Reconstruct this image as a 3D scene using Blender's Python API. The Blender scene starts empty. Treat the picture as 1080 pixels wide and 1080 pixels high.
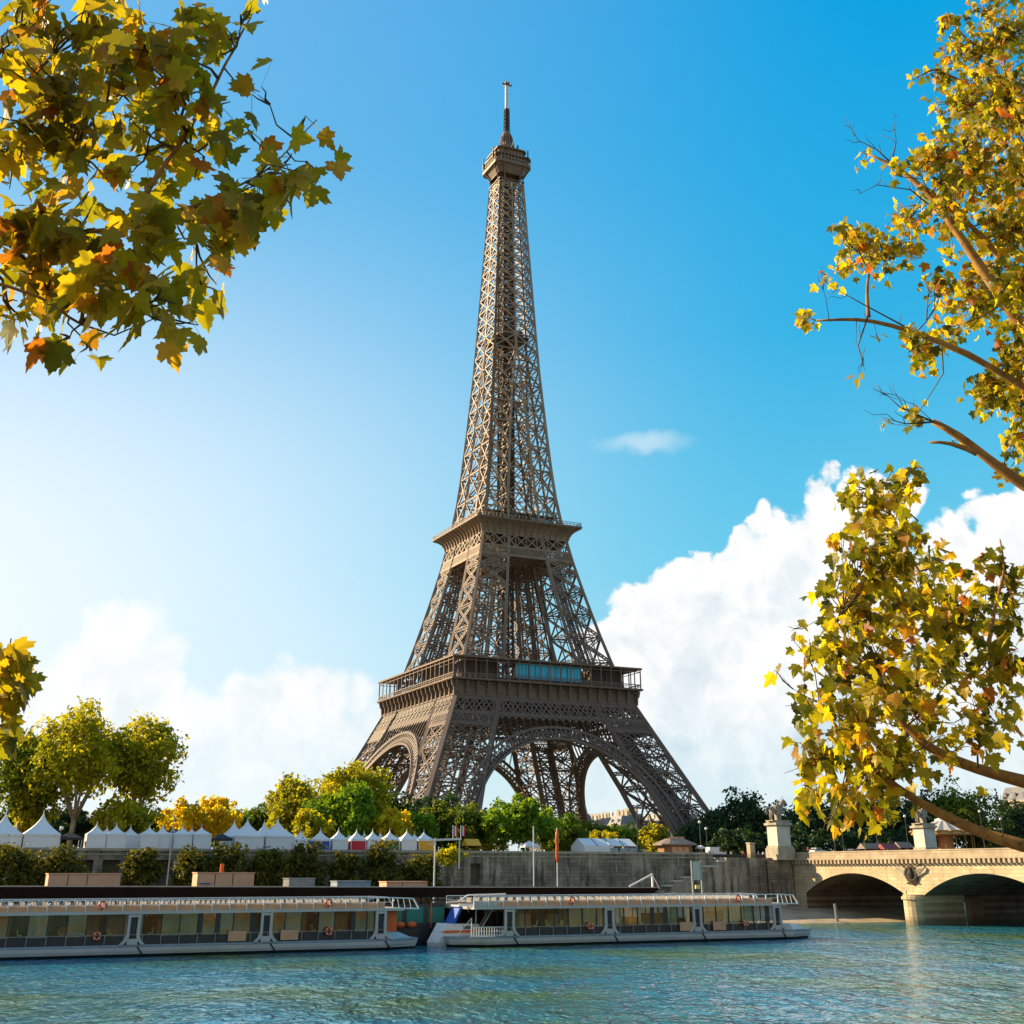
import bpy, math, random
from mathutils import Vector, Matrix, noise as mnoise

C = bpy.context.scene.collection
S = bpy.context.scene
R = math.radians
random.seed(7)

# ------------------------------------------------------------------ camera
FPX, TH, CY = 1272.0, R(24.85), 330.0
ZC = 9.0
cam_d = bpy.data.cameras.new("camera")
cam = bpy.data.objects.new("camera", cam_d); C.objects.link(cam)
cam_d.sensor_width = 36.0
cam_d.lens = FPX / 1080 * 36
cam_d.shift_y = -(540 - CY) / 1080
cam_d.clip_start = 0.1
cam_d.clip_end = 20000
cam.location = (0, 0, ZC)
cam.rotation_euler = (math.pi / 2 + TH, 0, 0)
S.camera = cam

def ray(px, py):
    b = CY - py
    Y = FPX * math.cos(TH) - b * math.sin(TH)
    Z = FPX * math.sin(TH) + b * math.cos(TH)
    return (px - 540) / Y, Z / Y

AL = R(25.65)
T = Vector((-2.4, 453.0, 8.7))
CU, SU = math.cos(AL), math.sin(AL)
def uv(u, v, z=0.0):
    """river frame: u along the quay to the right, v from the tower towards the near bank"""
    return Vector((T.x + u * CU + v * SU, T.y + u * SU - v * CU, z))
def onv(px, py, v):
    rx, rz = ray(px, py)
    Y = (v - T.y * CU + T.x * SU) / (rx * SU - CU)
    return Vector((rx * Y, Y, ZC + rz * Y))
def u_of(p):
    return (p.x - T.x) * CU + (p.y - T.y) * SU
def at(px, py, Y):
    rx, rz = ray(px, py)
    return Vector((rx * Y, Y, ZC + rz * Y))

# ------------------------------------------------------------------ sun, sky, exposure
SAZ, SEL = R(68), R(25)           # azimuth to the left of the view direction, elevation
SUN = Vector((-math.sin(SAZ) * math.cos(SEL), math.cos(SAZ) * math.cos(SEL), math.sin(SEL)))
sl = bpy.data.lights.new("sun", 'SUN'); so = bpy.data.objects.new("sun", sl); C.objects.link(so)
sl.energy = 5.0; sl.angle = R(0.5); sl.color = (1.0, 0.77, 0.47)
so.rotation_euler = SUN.to_track_quat('Z', 'Y').to_euler()
so.location = (-60, 40, 90)
S.view_settings.view_transform = 'Standard'
S.view_settings.look = 'None'
S.view_settings.exposure = 1.0
S.view_settings.gamma = 1.0
S.cycles.use_denoising = True
S.cycles.denoiser = 'OPENIMAGEDENOISE'
S.cycles.denoising_input_passes = 'RGB_ALBEDO_NORMAL'
S.cycles.denoising_prefilter = 'ACCURATE'
S.cycles.sample_clamp_indirect = 3.0
S.cycles.sample_clamp_direct = 4.0

W = bpy.data.worlds.new("World"); S.world = W; W.use_nodes = True

class NT:
    """small helper to write node trees as expressions"""
    def __init__(s, nt): s.nt = nt
    def n(s, t, **k):
        nd = s.nt.nodes.new(t)
        for a, b in k.items(): setattr(nd, a, b)
        return nd
    def link(s, a, b): s.nt.links.new(a, b)
    def put(s, sock, val):
        if isinstance(val, bpy.types.NodeSocket): s.link(val, sock)
        else: sock.default_value = val
    def m(s, op, a, b=0.0, c=0.0, clamp=False):
        nd = s.n('ShaderNodeMath', operation=op, use_clamp=clamp)
        s.put(nd.inputs[0], a); s.put(nd.inputs[1], b)
        if len(nd.inputs) > 2: s.put(nd.inputs[2], c)
        return nd.outputs[0]
    def vm(s, op, a, b=(0, 0, 0), scale=None):
        nd = s.n('ShaderNodeVectorMath', operation=op)
        s.put(nd.inputs[0], a)
        if op not in ('NORMALIZE', 'LENGTH', 'SCALE'): s.put(nd.inputs[1], b)
        if scale is not None: s.put(nd.inputs['Scale'], scale)
        return nd.outputs['Value'] if op in ('LENGTH', 'DOT_PRODUCT', 'DISTANCE') else nd.outputs[0]
    def noise(s, vec, scale, detail=4, rough=0.5, dist=0.0, col=False):
        nd = s.n('ShaderNodeTexNoise')
        if vec is not None: s.link(vec, nd.inputs['Vector'])
        nd.inputs['Scale'].default_value = scale; nd.inputs['Detail'].default_value = detail
        nd.inputs['Roughness'].default_value = rough; nd.inputs['Distortion'].default_value = dist
        return nd.outputs['Color'] if col else nd.outputs[0]
    def ss(s, x, a, b):
        nd = s.n('ShaderNodeMapRange', interpolation_type='SMOOTHSTEP')
        s.put(nd.inputs[0], x); s.put(nd.inputs[1], a); s.put(nd.inputs[2], b)
        nd.inputs[3].default_value = 0; nd.inputs[4].default_value = 1
        return nd.outputs[0]
    def mix(s, f, a, b, mode='MIX'):
        nd = s.n('ShaderNodeMix', data_type='RGBA', blend_type=mode)
        s.put(nd.inputs[0], f)
        for sock, val in ((nd.inputs[6], a), (nd.inputs[7], b)):
            if isinstance(val, (tuple, list)): val = tuple(val)[:3] + (1.0,)
            s.put(sock, val)
        return nd.outputs[2]
    def ramp(s, f, stops):
        nd = s.n('ShaderNodeValToRGB'); s.put(nd.inputs[0], f)
        e = nd.color_ramp.elements
        while len(e) < len(stops): e.new(0.5)
        for k, (p, c) in enumerate(stops):
            e[k].position = p; e[k].color = tuple(c)[:3] + (1.0,)
        return nd.outputs[0]

def dirpx(px, py):
    rx, rz = ray(px, py)
    return Vector((rx, 1, rz)).normalized()

def build_world():
    nt = W.node_tree; nt.nodes.clear(); N = NT(nt)
    out = N.n('ShaderNodeOutputWorld'); bg = N.n('ShaderNodeBackground')
    bg.inputs['Strength'].default_value = 0.068
    N.link(bg.outputs[0], out.inputs[0])
    sky = N.n('ShaderNodeTexSky', sky_type='NISHITA')
    sky.sun_disc = False; sky.sun_elevation = SEL; sky.sun_rotation = -SAZ
    sky.altitude = 50; sky.air_density = 1.0; sky.dust_density = 0.6; sky.ozone_density = 2.0
    hs = N.n('ShaderNodeHueSaturation'); hs.inputs['Hue'].default_value = 0.478
    hs.inputs['Saturation'].default_value = 1.5; hs.inputs['Value'].default_value = 1.0
    N.link(sky.outputs[0], hs.inputs['Color'])
    tc = N.n('ShaderNodeTexCoord'); d = tc.outputs['Generated']
    sep = N.n('ShaderNodeSeparateXYZ'); N.link(d, sep.inputs[0]); z = sep.outputs[2]
    # clear morning air: azure overhead, pale towards the horizon and towards the sun
    grad = N.ramp(z, [(0.0, (5.6, 6.7, 7.2)), (0.09, (3.6, 6.0, 6.9)), (0.22, (1.25, 4.9, 6.7)),
                      (0.40, (0.30, 3.7, 6.5)), (0.62, (0.02, 3.0, 6.4)), (1.0, (0.02, 1.2, 3.8))])
    base = N.mix(0.8, hs.outputs[0], grad)
    sd = N.vm('DOT_PRODUCT', d, tuple(SUN))
    g1 = N.m('MULTIPLY', N.ss(sd, 0.24, 0.84), 0.97)
    g1 = N.m('MULTIPLY', g1, N.m('ADD', 0.16, N.m('MULTIPLY', N.ss(z, 0.55, 0.17), 0.84)))
    base = N.mix(g1, base, (7.3, 7.6, 8.0))
    # cumulus
    BL = [(1010, 610, 60), (1090, 590, 72), (930, 575, 48), (885, 570, 36), (960, 535, 26), (850, 605, 52), (790, 605, 48), (735, 630, 45), (695, 660, 45),
          (660, 690, 45), (735, 700, 95), (830, 690, 120), (940, 690, 130), (1060, 690, 140), (640, 755, 50), (700, 800, 90),
          (820, 800, 120), (950, 810, 120), (1080, 800, 130), (600, 830, 60), (1150, 640, 120), (912, 540, 26),
          (135, 665, 34), (110, 700, 50), (158, 700, 30), (60, 745, 70), (20, 730, 40), (130, 760, 70), (-60, 780, 110), (264, 738, 42), (215, 785, 44), (300, 732, 42), (345, 738, 40), (385, 735, 26), (300, 780, 80), (390, 790, 50), (210, 820, 80), (420, 830, 60)]
    p = N.vm('ADD', d, N.vm('SCALE', N.vm('SUBTRACT', N.noise(d, 9, 2, 0.5, col=True), (0.5, 0.5, 0.5)), scale=0.055))
    p = N.vm('ADD', p, N.vm('SCALE', N.vm('SUBTRACT', N.noise(d, 34, 5, 0.55, col=True), (0.5, 0.5, 0.5)), scale=0.040))
    puffs = random.Random(4)
    top_r = [(652, 672), (668, 640), (690, 612), (714, 590), (742, 570), (772, 548), (800, 540), (828, 545), (852, 552), (862, 530), (880, 512), (905, 503), (930, 508), (962, 510), (990, 545), (1012, 530), (1040, 515), (1075, 508)]
    BL += [(x_ + puffs.uniform(-8, 8), y_ + puffs.uniform(14, 30), puffs.uniform(13, 26)) for x_, y_ in top_r]
    valL = valR = None
    for bx, by, br in BL:
        c = dirpx(bx, by); r = (dirpx(bx + br, by) - c).length
        e = N.m('SUBTRACT', 1.0, N.m('DIVIDE', N.vm('DISTANCE', p, tuple(c)), r))
        e = N.m('MULTIPLY', e, r / 0.06)
        if bx < 500: valL = e if valL is None else N.m('SMOOTH_MAX', valL, e, 0.15)
        else: valR = e if valR is None else N.m('SMOOTH_MAX', valR, e, 0.05)
    val = N.m('MAXIMUM', valL, valR)
    mask = N.m('MAXIMUM', N.m('MULTIPLY', N.ss(valL, -0.02, 0.24), 0.92), N.ss(valR, 0.0, 0.085))
    mask = N.m('MULTIPLY', mask, N.m('ADD', 0.30, N.m('MULTIPLY', N.ss(z, 0.015, 0.13), 0.70)))
    # veil in the lower parts, soft
    veil = N.m('MULTIPLY', N.ss(z, 0.26, 0.02), N.ss(N.noise(d, 4, 3), 0.35, 0.75))
    # relief of the billows, lit from the sun's side
    sdir = tuple(Vector((SUN.x, 0.0, 0.7)).normalized() * 0.02)
    n1 = N.noise(p, 15, 4, 0.55); n2 = N.noise(N.vm('ADD', p, sdir), 15, 4, 0.55)
    rel = N.m('MULTIPLY', N.m('SUBTRACT', n1, n2), 2.6)
    rel = N.m('ADD', rel, N.m('MULTIPLY', N.ss(val, 1.6, 0.1), 0.22))
    sh = N.m('ADD', N.m('ADD', 0.42, rel), N.m('MULTIPLY', N.ss(z, 0.02, 0.30), 0.30), clamp=True)
    ccol = N.ramp(sh, [(0.0, (4.8, 5.6, 6.2)), (0.45, (6.1, 6.6, 6.9)), (0.75, (7.1, 7.25, 7.3)), (1.0, (7.9, 7.8, 7.6))])
    # small fair-weather wisp
    wc = dirpx(678, 467); ex = Vector((1, 0, 0)); 
    rv = N.vm('SUBTRACT', N.vm('ADD', d, N.vm('SCALE', N.vm('SUBTRACT', N.noise(d, 40, 4, col=True), (0.5, 0.5, 0.5)), scale=0.02)), tuple(wc))
    rv = N.vm('MULTIPLY', rv, (1 / 0.043, 1 / 0.05, 1 / 0.0095))
    wisp = N.m('MULTIPLY', N.ss(N.vm('LENGTH', rv), 1.15, 0.1), 0.42)
    col = N.mix(N.m('MULTIPLY', veil, 0.35), base, (6.5, 7.0, 7.2))
    col = N.mix(wisp, col, (6.8, 7.2, 7.4))
    ccol = N.mix(N.m('MULTIPLY', N.ss(sd, 0.3, 0.85), 0.8), ccol, (7.5, 7.6, 7.6))
    col = N.mix(mask, col, ccol)
    # unseen broken cloud added behind the viewer as neutral warm fill light
    back = N.m('MULTIPLY', N.ss(sep.outputs[1], 0.05, -0.45), N.ss(N.noise(d, 3.0, 5, 0.55), 0.30, 0.52))
    col = N.mix(N.m('MULTIPLY', back, 0.68), col, (4.3, 3.9, 3.5))
    N.link(col, bg.inputs['Color'])
build_world()

# ------------------------------------------------------------------ materials
M = {}
def mat(name, color, rough=0.6, metal=0.0, var=0.0, vscale=1.0, color2=None, detail=4, bump=0.0, bscale=20, spec=0.5, stretch=(1, 1, 1), streak=0.0, streak_col=None):
    m = bpy.data.materials.new(name); m.use_nodes = True
    nt = m.node_tree; N = NT(nt); b = nt.nodes['Principled BSDF']
    b.inputs['Base Color'].default_value = tuple(color) + (1,)
    b.inputs['Roughness'].default_value = rough; b.inputs['Metallic'].default_value = metal
    b.inputs['Specular IOR Level'].default_value = spec
    if var or color2 or bump or streak:
        tc = N.n('ShaderNodeTexCoord'); v = N.vm('MULTIPLY', tc.outputs['Object'], stretch)
    colr = None
    if color2 or var:
        c2 = color2 or tuple(max(0, c * (1 - var)) for c in color)
        n = N.noise(v, vscale, detail, 0.6)
        colr = N.mix(N.ss(n, 0.32, 0.68), color, c2)
    if streak:
        sv = N.vm('MULTIPLY', tc.outputs['Object'], (0.55, 0.55, 0.05))
        n = N.noise(sv, 1.6, 6, 0.7)
        colr = N.mix(N.m('MULTIPLY', N.ss(n, 0.50, 0.72), streak), colr if colr is not None else tuple(color), streak_col or tuple(c * 0.35 for c in color))
    if colr is not None: N.link(colr, b.inputs['Base Color'])
    if bump:
        bp = N.n('ShaderNodeBump'); bp.inputs['Strength'].default_value = bump
        N.link(N.noise(v, bscale, 5), bp.inputs['Height']); N.link(bp.outputs[0], b.inputs['Normal'])
    M[name] = m
    return m

mat('iron', (0.30, 0.19, 0.108), 0.6, var=0.3, vscale=0.25)
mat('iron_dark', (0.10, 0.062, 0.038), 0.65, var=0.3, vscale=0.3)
mat('iron_deck', (0.20, 0.125, 0.073), 0.6, var=0.25, vscale=0.4)
mat('mast_white', (0.72, 0.68, 0.58), 0.45, var=0.15, vscale=1.0)
mat('stone', (0.46, 0.40, 0.30), 0.85, var=0.35, vscale=0.6, bump=0.3, bscale=6)
mat('bridge_stone', (0.62, 0.50, 0.31), 0.85, color2=(0.50, 0.39, 0.24), vscale=0.35, bump=0.3, bscale=5, streak=0.55, streak_col=(0.27, 0.19, 0.11))
mat('parapet_stone', (0.50, 0.40, 0.27), 0.85, color2=(0.40, 0.31, 0.21), vscale=0.5, bump=0.3, bscale=5, streak=0.35, streak_col=(0.22, 0.16, 0.1))
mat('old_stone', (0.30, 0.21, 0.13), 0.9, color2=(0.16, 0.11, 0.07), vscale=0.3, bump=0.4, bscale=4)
mat('cornice_dark', (0.07, 0.052, 0.038), 0.9, var=0.4, vscale=1.0)
mat('pale_stone', (0.62, 0.58, 0.50), 0.8, var=0.2, vscale=0.5, bump=0.15, bscale=6)
mat('statue_stone', (0.40, 0.35, 0.28), 0.85, var=0.4, vscale=1.5, bump=0.3, bscale=6)
mat('white_paint', (0.78, 0.78, 0.77), 0.4, var=0.08, vscale=0.7)
mat('boat_white', (0.52, 0.50, 0.47), 0.32, var=0.12, vscale=0.4)
mat('boat_beige', (0.70, 0.37, 0.20), 0.6, var=0.15, vscale=0.6)
mat('dark_panel', (0.035, 0.034, 0.036), 0.4, var=0.3, vscale=0.8)
mat('hull_black', (0.012, 0.012, 0.014), 0.35)
mat('canopy_brown', (0.022, 0.010, 0.004), 0.7, var=0.4, vscale=0.3, spec=0.1)
mat('grey_metal', (0.35, 0.35, 0.35), 0.4, metal=0.6, var=0.2)
mat('dark_metal', (0.06, 0.06, 0.06), 0.45, metal=0.3)
mat('orange_paint', (0.80, 0.13, 0.015), 0.45, var=0.1)
mat('red_cloth', (0.62, 0.03, 0.04), 0.7, var=0.1)
mat('blue_cloth', (0.03, 0.11, 0.48), 0.7, var=0.1)
mat('green_cloth', (0.03, 0.22, 0.16), 0.7, var=0.1)
mat('yellow_cloth', (0.85, 0.42, 0.03), 0.7, var=0.1)
mat('tent_white', (0.80, 0.81, 0.82), 0.75, var=0.05, vscale=0.6)
mat('tent_black', (0.03, 0.03, 0.035), 0.7)
mat('beige_box', (0.80, 0.43, 0.26), 0.7, var=0.12, vscale=0.5)
mat('blue_grey', (0.30, 0.38, 0.45), 0.5, var=0.2)
mat('kiosk_wood', (0.34, 0.15, 0.05), 0.6, var=0.3, vscale=1.2)
mat('kiosk_roof', (0.30, 0.22, 0.16), 0.7, var=0.3, vscale=2)
mat('chair_yellow', (0.95, 0.72, 0.22), 0.55, var=0.1)
mat('facade', (0.62, 0.52, 0.39), 0.85, var=0.18, vscale=0.15)
mat('zinc', (0.20, 0.20, 0.21), 0.5, var=0.3, vscale=0.2)
mat('window_dark', (0.05, 0.055, 0.065), 0.15)
mat('globe', (0.85, 0.82, 0.74), 0.3)
mat('tyre', (0.02, 0.02, 0.02), 0.8)
mat('flag_red', (0.7, 0.03, 0.05), 0.7); mat('flag_blue', (0.02, 0.06, 0.35), 0.7); mat('flag_white', (0.8, 0.8, 0.8), 0.7)
mat('skin', (0.55, 0.34, 0.24), 0.6)
mat('hair', (0.04, 0.025, 0.015), 0.7)
mat('carousel_red', (0.35, 0.05, 0.03), 0.5, var=0.3, vscale=2)
mat('gold', (0.55, 0.33, 0.09), 0.4, var=0.3, vscale=3)
mat('asphalt', (0.05, 0.05, 0.052), 0.9, var=0.3, vscale=0.5)

def mat_wall():
    m = bpy.data.materials.new('quay_stone'); m.use_nodes = True
    nt = m.node_tree; N = NT(nt); b = nt.nodes['Principled BSDF']; b.inputs['Roughness'].default_value = 0.9
    tc = N.n('ShaderNodeTexCoord')
    sx = N.n('ShaderNodeSeparateXYZ'); N.link(tc.outputs['Object'], sx.inputs[0])
    cx = N.n('ShaderNodeCombineXYZ'); N.link(N.m('ADD', sx.outputs[0], sx.outputs[1]), cx.inputs[0]); N.link(sx.outputs[2], cx.inputs[1])
    br = N.n('ShaderNodeTexBrick'); N.link(cx.outputs[0], br.inputs['Vector'])
    br.inputs['Scale'].default_value = 1.0; br.inputs['Brick Width'].default_value = 1.7; br.inputs['Row Height'].default_value = 0.62
    br.inputs['Mortar Size'].default_value = 0.03; br.inputs['Mortar Smooth'].default_value = 0.3
    br.inputs['Color1'].default_value = (0.28, 0.225, 0.16, 1); br.inputs['Color2'].default_value = (0.17, 0.135, 0.098, 1)
    br.inputs['Mortar'].default_value = (0.06, 0.055, 0.05, 1)
    n = N.noise(tc.outputs['Object'], 0.16, 6, 0.65)
    c = N.mix(N.m('MULTIPLY', N.ss(n, 0.42, 0.66), 0.85), br.outputs['Color'], (0.46, 0.38, 0.28))
    sv = N.vm('MULTIPLY', tc.outputs['Object'], (0.5, 0.5, 0.06))
    st = N.noise(sv, 1.5, 6, 0.7)
    c = N.mix(N.m('MULTIPLY', N.ss(st, 0.46, 0.66), 0.9), c, (0.045, 0.038, 0.03))
    st2 = N.noise(sv, 2.3, 6, 0.7, 0.2)
    c = N.mix(N.m('MULTIPLY', N.ss(st2, 0.56, 0.70), 0.7), c, (0.50, 0.46, 0.38))
    N.link(c, b.inputs['Base Color'])
    bp = N.n('ShaderNodeBump'); bp.inputs['Strength'].default_value = 0.5; bp.inputs['Distance'].default_value = 0.08
    N.link(br.outputs['Fac'], bp.inputs['Height']); bp.invert = True; N.link(bp.outputs[0], b.inputs['Normal'])
    M['quay_stone'] = m
mat_wall()

def joints(name, ax, bw, rh, dark):
    """courses of ashlar: darkened joints and slightly different blocks"""
    nt = M[name].node_tree; N = NT(nt); b = nt.nodes['Principled BSDF']
    tc = N.n('ShaderNodeTexCoord'); sx = N.n('ShaderNodeSeparateXYZ'); N.link(tc.outputs['Object'], sx.inputs[0])
    cx = N.n('ShaderNodeCombineXYZ'); N.link(sx.outputs[ax], cx.inputs[0]); N.link(sx.outputs[2], cx.inputs[1])
    br = N.n('ShaderNodeTexBrick'); N.link(cx.outputs[0], br.inputs['Vector'])
    br.inputs['Scale'].default_value = 1.0; br.inputs['Brick Width'].default_value = bw; br.inputs['Row Height'].default_value = rh; br.inputs['Mortar Size'].default_value = 0.035
    br.inputs['Color1'].default_value = (1, 1, 1, 1); br.inputs['Color2'].default_value = (.80, .78, .76, 1); br.inputs['Mortar'].default_value = (dark, dark * .95, dark * .9, 1)
    old = b.inputs['Base Color'].links[0].from_socket
    c = N.mix(1.0, old, br.outputs['Color'], 'MULTIPLY')
    # damp, algae-green foot just above the water
    wet = N.ss(N.m('ADD', sx.outputs[2], N.m('MULTIPLY', N.noise(tc.outputs['Object'], 0.8, 4), 1.2)), 2.2, 0.9)
    c = N.mix(N.m('MULTIPLY', wet, 0.7), c, (0.06, 0.06, 0.03))
    N.link(c, b.inputs['Base Color'])
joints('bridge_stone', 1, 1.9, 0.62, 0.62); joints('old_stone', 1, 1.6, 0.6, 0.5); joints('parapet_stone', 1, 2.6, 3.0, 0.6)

def mat_glass(name, tint, trans, rough=0.03):
    m = bpy.data.materials.new(name); m.use_nodes = True
    nt = m.node_tree; N = NT(nt); nt.nodes.remove(nt.nodes['Principled BSDF'])
    o = nt.nodes['Material Output']
    t = N.n('ShaderNodeBsdfTransparent'); t.inputs[0].default_value = tuple(tint) + (1,)
    g = N.n('ShaderNodeBsdfGlossy'); g.inputs['Roughness'].default_value = rough; g.inputs['Color'].default_value = (1.0, 0.84, 0.58, 1)
    fr = N.n('ShaderNodeFresnel'); fr.inputs[0].default_value = 1.5
    mx = N.n('ShaderNodeMixShader'); N.link(N.m('ADD', N.m('MULTIPLY', fr.outputs[0], 0.9), 1 - trans, clamp=True), mx.inputs[0])
    N.link(t.outputs[0], mx.inputs[1]); N.link(g.outputs[0], mx.inputs[2]); N.link(mx.outputs[0], o.inputs[0])
    M[name] = m
mat_glass('boat_glass', (0.60, 0.58, 0.42), 0.76)
mat_glass('clear_glass', (0.85, 0.88, 0.80), 0.95)
mat('blue_glass', (0.02, 0.55, 0.80), 0.2, var=0.25, vscale=0.3)

def mat_leaf(name, cols, translucency=0.58, rough=0.45, attr=True):
    m = bpy.data.materials.new(name); m.use_nodes = True
    nt = m.node_tree; N = NT(nt); b = nt.nodes['Principled BSDF']; o = nt.nodes['Material Output']
    a = N.n('ShaderNodeAttribute'); a.attribute_name = 'tint'
    sp = N.n('ShaderNodeSeparateColor'); N.link(a.outputs['Color'], sp.inputs[0])
    k = len(cols)
    c = N.ramp(sp.outputs[0], [(i / (k - 1), cc) for i, cc in enumerate(cols)])
    tc = N.n('ShaderNodeTexCoord')
    c = N.mix(N.m('MULTIPLY', N.ss(N.noise(tc.outputs['Object'], 14, 3), 0.55, 0.75), 0.35), c, (0.16, 0.075, 0.015))
    b.inputs['Roughness'].default_value = rough; b.inputs['Specular IOR Level'].default_value = 0.35
    N.link(c, b.inputs['Base Color'])
    t = N.n('ShaderNodeBsdfTranslucent'); N.link(N.mix(1.0, c, (1.7, 1.75, 0.6), 'MULTIPLY'), t.inputs[0])
    mx = N.n('ShaderNodeMixShader'); mx.inputs[0].default_value = translucency
    N.link(b.outputs[0], mx.inputs[1]); N.link(t.outputs[0], mx.inputs[2]); N.link(mx.outputs[0], o.inputs[0])
    M[name] = m
mat_leaf('leaf_autumn', [(0.11, 0.10, 0.010), (0.20, 0.178, 0.012), (0.33, 0.262, 0.014), (0.46, 0.30, 0.02), (0.45, 0.24, 0.025), (0.36, 0.10, 0.02)])
mat_leaf('leaf_gold', [(0.07, 0.075, 0.010), (0.18, 0.172, 0.014), (0.39, 0.315, 0.018), (0.56, 0.41, 0.022), (0.56, 0.31, 0.025), (0.40, 0.10, 0.02)])
def mat_crown(name, cols, tr=0.3):
    m = bpy.data.materials.new(name); m.use_nodes = True
    nt = m.node_tree; N = NT(nt); b = nt.nodes['Principled BSDF']; o = nt.nodes['Material Output']
    a = N.n('ShaderNodeAttribute'); a.attribute_name = 'tint'
    sp = N.n('ShaderNodeSeparateColor'); N.link(a.outputs['Color'], sp.inputs[0])
    c = N.ramp(sp.outputs[0], [(i / (len(cols) - 1), cc) for i, cc in enumerate(cols)])
    N.link(c, b.inputs['Base Color']); b.inputs['Roughness'].default_value = 0.55; b.inputs['Specular IOR Level'].default_value = 0.25
    t = N.n('ShaderNodeBsdfTranslucent'); N.link(N.mix(1.0, c, (1.7, 1.6, 0.6), 'MULTIPLY'), t.inputs[0])
    mx = N.n('ShaderNodeMixShader'); mx.inputs[0].default_value = tr
    N.link(b.outputs[0], mx.inputs[1]); N.link(t.outputs[0], mx.inputs[2]); N.link(mx.outputs[0], o.inputs[0])
    M[name] = m
mat_crown('crown_gold', [(0.15, 0.18, 0.010), (0.31, 0.30, 0.014), (0.55, 0.46, 0.018)], 0.55)
mat_crown('crown_yellow', [(0.34, 0.28, 0.012), (0.54, 0.43, 0.014), (0.70, 0.52, 0.016)], 0.55)
mat_crown('crown_bright', [(0.08, 0.16, 0.014), (0.16, 0.27, 0.018), (0.27, 0.36, 0.02)], 0.5)
mat_crown('crown_green', [(0.06, 0.10, 0.012), (0.11, 0.16, 0.014), (0.19, 0.21, 0.018)], 0.45)
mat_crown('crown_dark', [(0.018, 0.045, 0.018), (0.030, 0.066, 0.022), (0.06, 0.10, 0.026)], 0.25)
mat_crown('bush_green', [(0.055, 0.062, 0.010), (0.10, 0.10, 0.012), (0.21, 0.18, 0.018)], 0.4)

def mat_bark(name, c1, c2, c3, sc):
    m = bpy.data.materials.new(name); m.use_nodes = True
    nt = m.node_tree; N = NT(nt); b = nt.nodes['Principled BSDF']; b.inputs['Roughness'].default_value = 0.8
    tc = N.n('ShaderNodeTexCoord'); v = tc.outputs['Object']
    c = N.mix(N.ss(N.noise(v, sc, 4, 0.6), 0.4, 0.6), c1, c2)
    c = N.mix(N.ss(N.noise(v, sc * 2.3, 5, 0.7, 0.5), 0.56, 0.68), c, c3)
    N.link(c, b.inputs['Base Color'])
    bp = N.n('ShaderNodeBump'); bp.inputs['Strength'].default_value = 0.5
    N.link(N.noise(v, sc * 5, 5, 0.7), bp.inputs['Height']); N.link(bp.outputs[0], b.inputs['Normal'])
    M[name] = m
mat_bark('bark', (0.38, 0.19, 0.035), (0.26, 0.115, 0.02), (0.08, 0.045, 0.018), 5.0)
mat_bark('bark_dark', (0.13, 0.085, 0.045), (0.09, 0.06, 0.03), (0.04, 0.028, 0.018), 8.0)
mat_bark('bark_far', (0.36, 0.29, 0.19), (0.27, 0.21, 0.14), (0.13, 0.10, 0.07), 0.8)

def mat_water():
    m = bpy.data.materials.new('river_water'); m.use_nodes = True
    nt = m.node_tree; N = NT(nt); b = nt.nodes['Principled BSDF']
    b.inputs['Base Color'].default_value = (0.012, 0.085, 0.085, 1)
    b.inputs['Roughness'].default_value = 0.12; b.inputs['IOR'].default_value = 1.333
    b.inputs['Specular IOR Level'].default_value = 0.5
    tc = N.n('ShaderNodeTexCoord'); v = tc.outputs['Object']
    cn = N.noise(v, 0.035, 4, 0.6)
    c = N.mix(N.ss(cn, 0.40, 0.66), (0.014, 0.17, 0.27), (0.07, 0.15, 0.04))
    N.link(c, b.inputs['Base Color'])
    va = N.vm('MULTIPLY', v, (1.25, 0.62, 1))
    gust = N.ss(N.noise(v, 0.02, 3, 0.6), 0.30, 0.62)
    h = N.m('ADD', N.m('MULTIPLY', N.noise(va, 0.20, 3, 0.5, 0.6), 1.0), N.m('MULTIPLY', N.noise(va, 0.62, 2, 0.5, 0.9), 0.75))
    h = N.m('ADD', h, N.m('MULTIPLY', N.noise(va, 1.5, 1, 0.5, 0.3), 0.06))
    h = N.m('MULTIPLY', h, N.m('ADD', 0.55, N.m('MULTIPLY', gust, 0.6)))
    bp = N.n('ShaderNodeBump'); bp.inputs['Strength'].default_value = 1.0; bp.inputs['Distance'].default_value = 0.85
    N.link(h, bp.inputs['Height']); N.link(bp.outputs[0], b.inputs['Normal'])
    M['river_water'] = m
mat_water()
def paint_by_height(name, low, high, z0, z1):
    nt = M[name].node_tree; N = NT(nt); b = nt.nodes['Principled BSDF']
    sx = N.n('ShaderNodeSeparateXYZ'); N.link(N.n('ShaderNodeTexCoord').outputs['Object'], sx.inputs[0])
    c = N.mix(N.ss(sx.outputs[2], z0, z1), low, high)
    n = N.noise(sx.inputs[0].links[0].from_socket, 0.25, 5, 0.6)
    c = N.mix(N.m('MULTIPLY', N.ss(n, 0.35, 0.7), 0.35), c, (0.10, 0.065, 0.04))
    N.link(c, b.inputs['Base Color'])
# the tower really is painted in graded tones, darkest at the foot
paint_by_height('iron', (0.165, 0.119, 0.092), (0.335, 0.235, 0.150), 45, 140)

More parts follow.
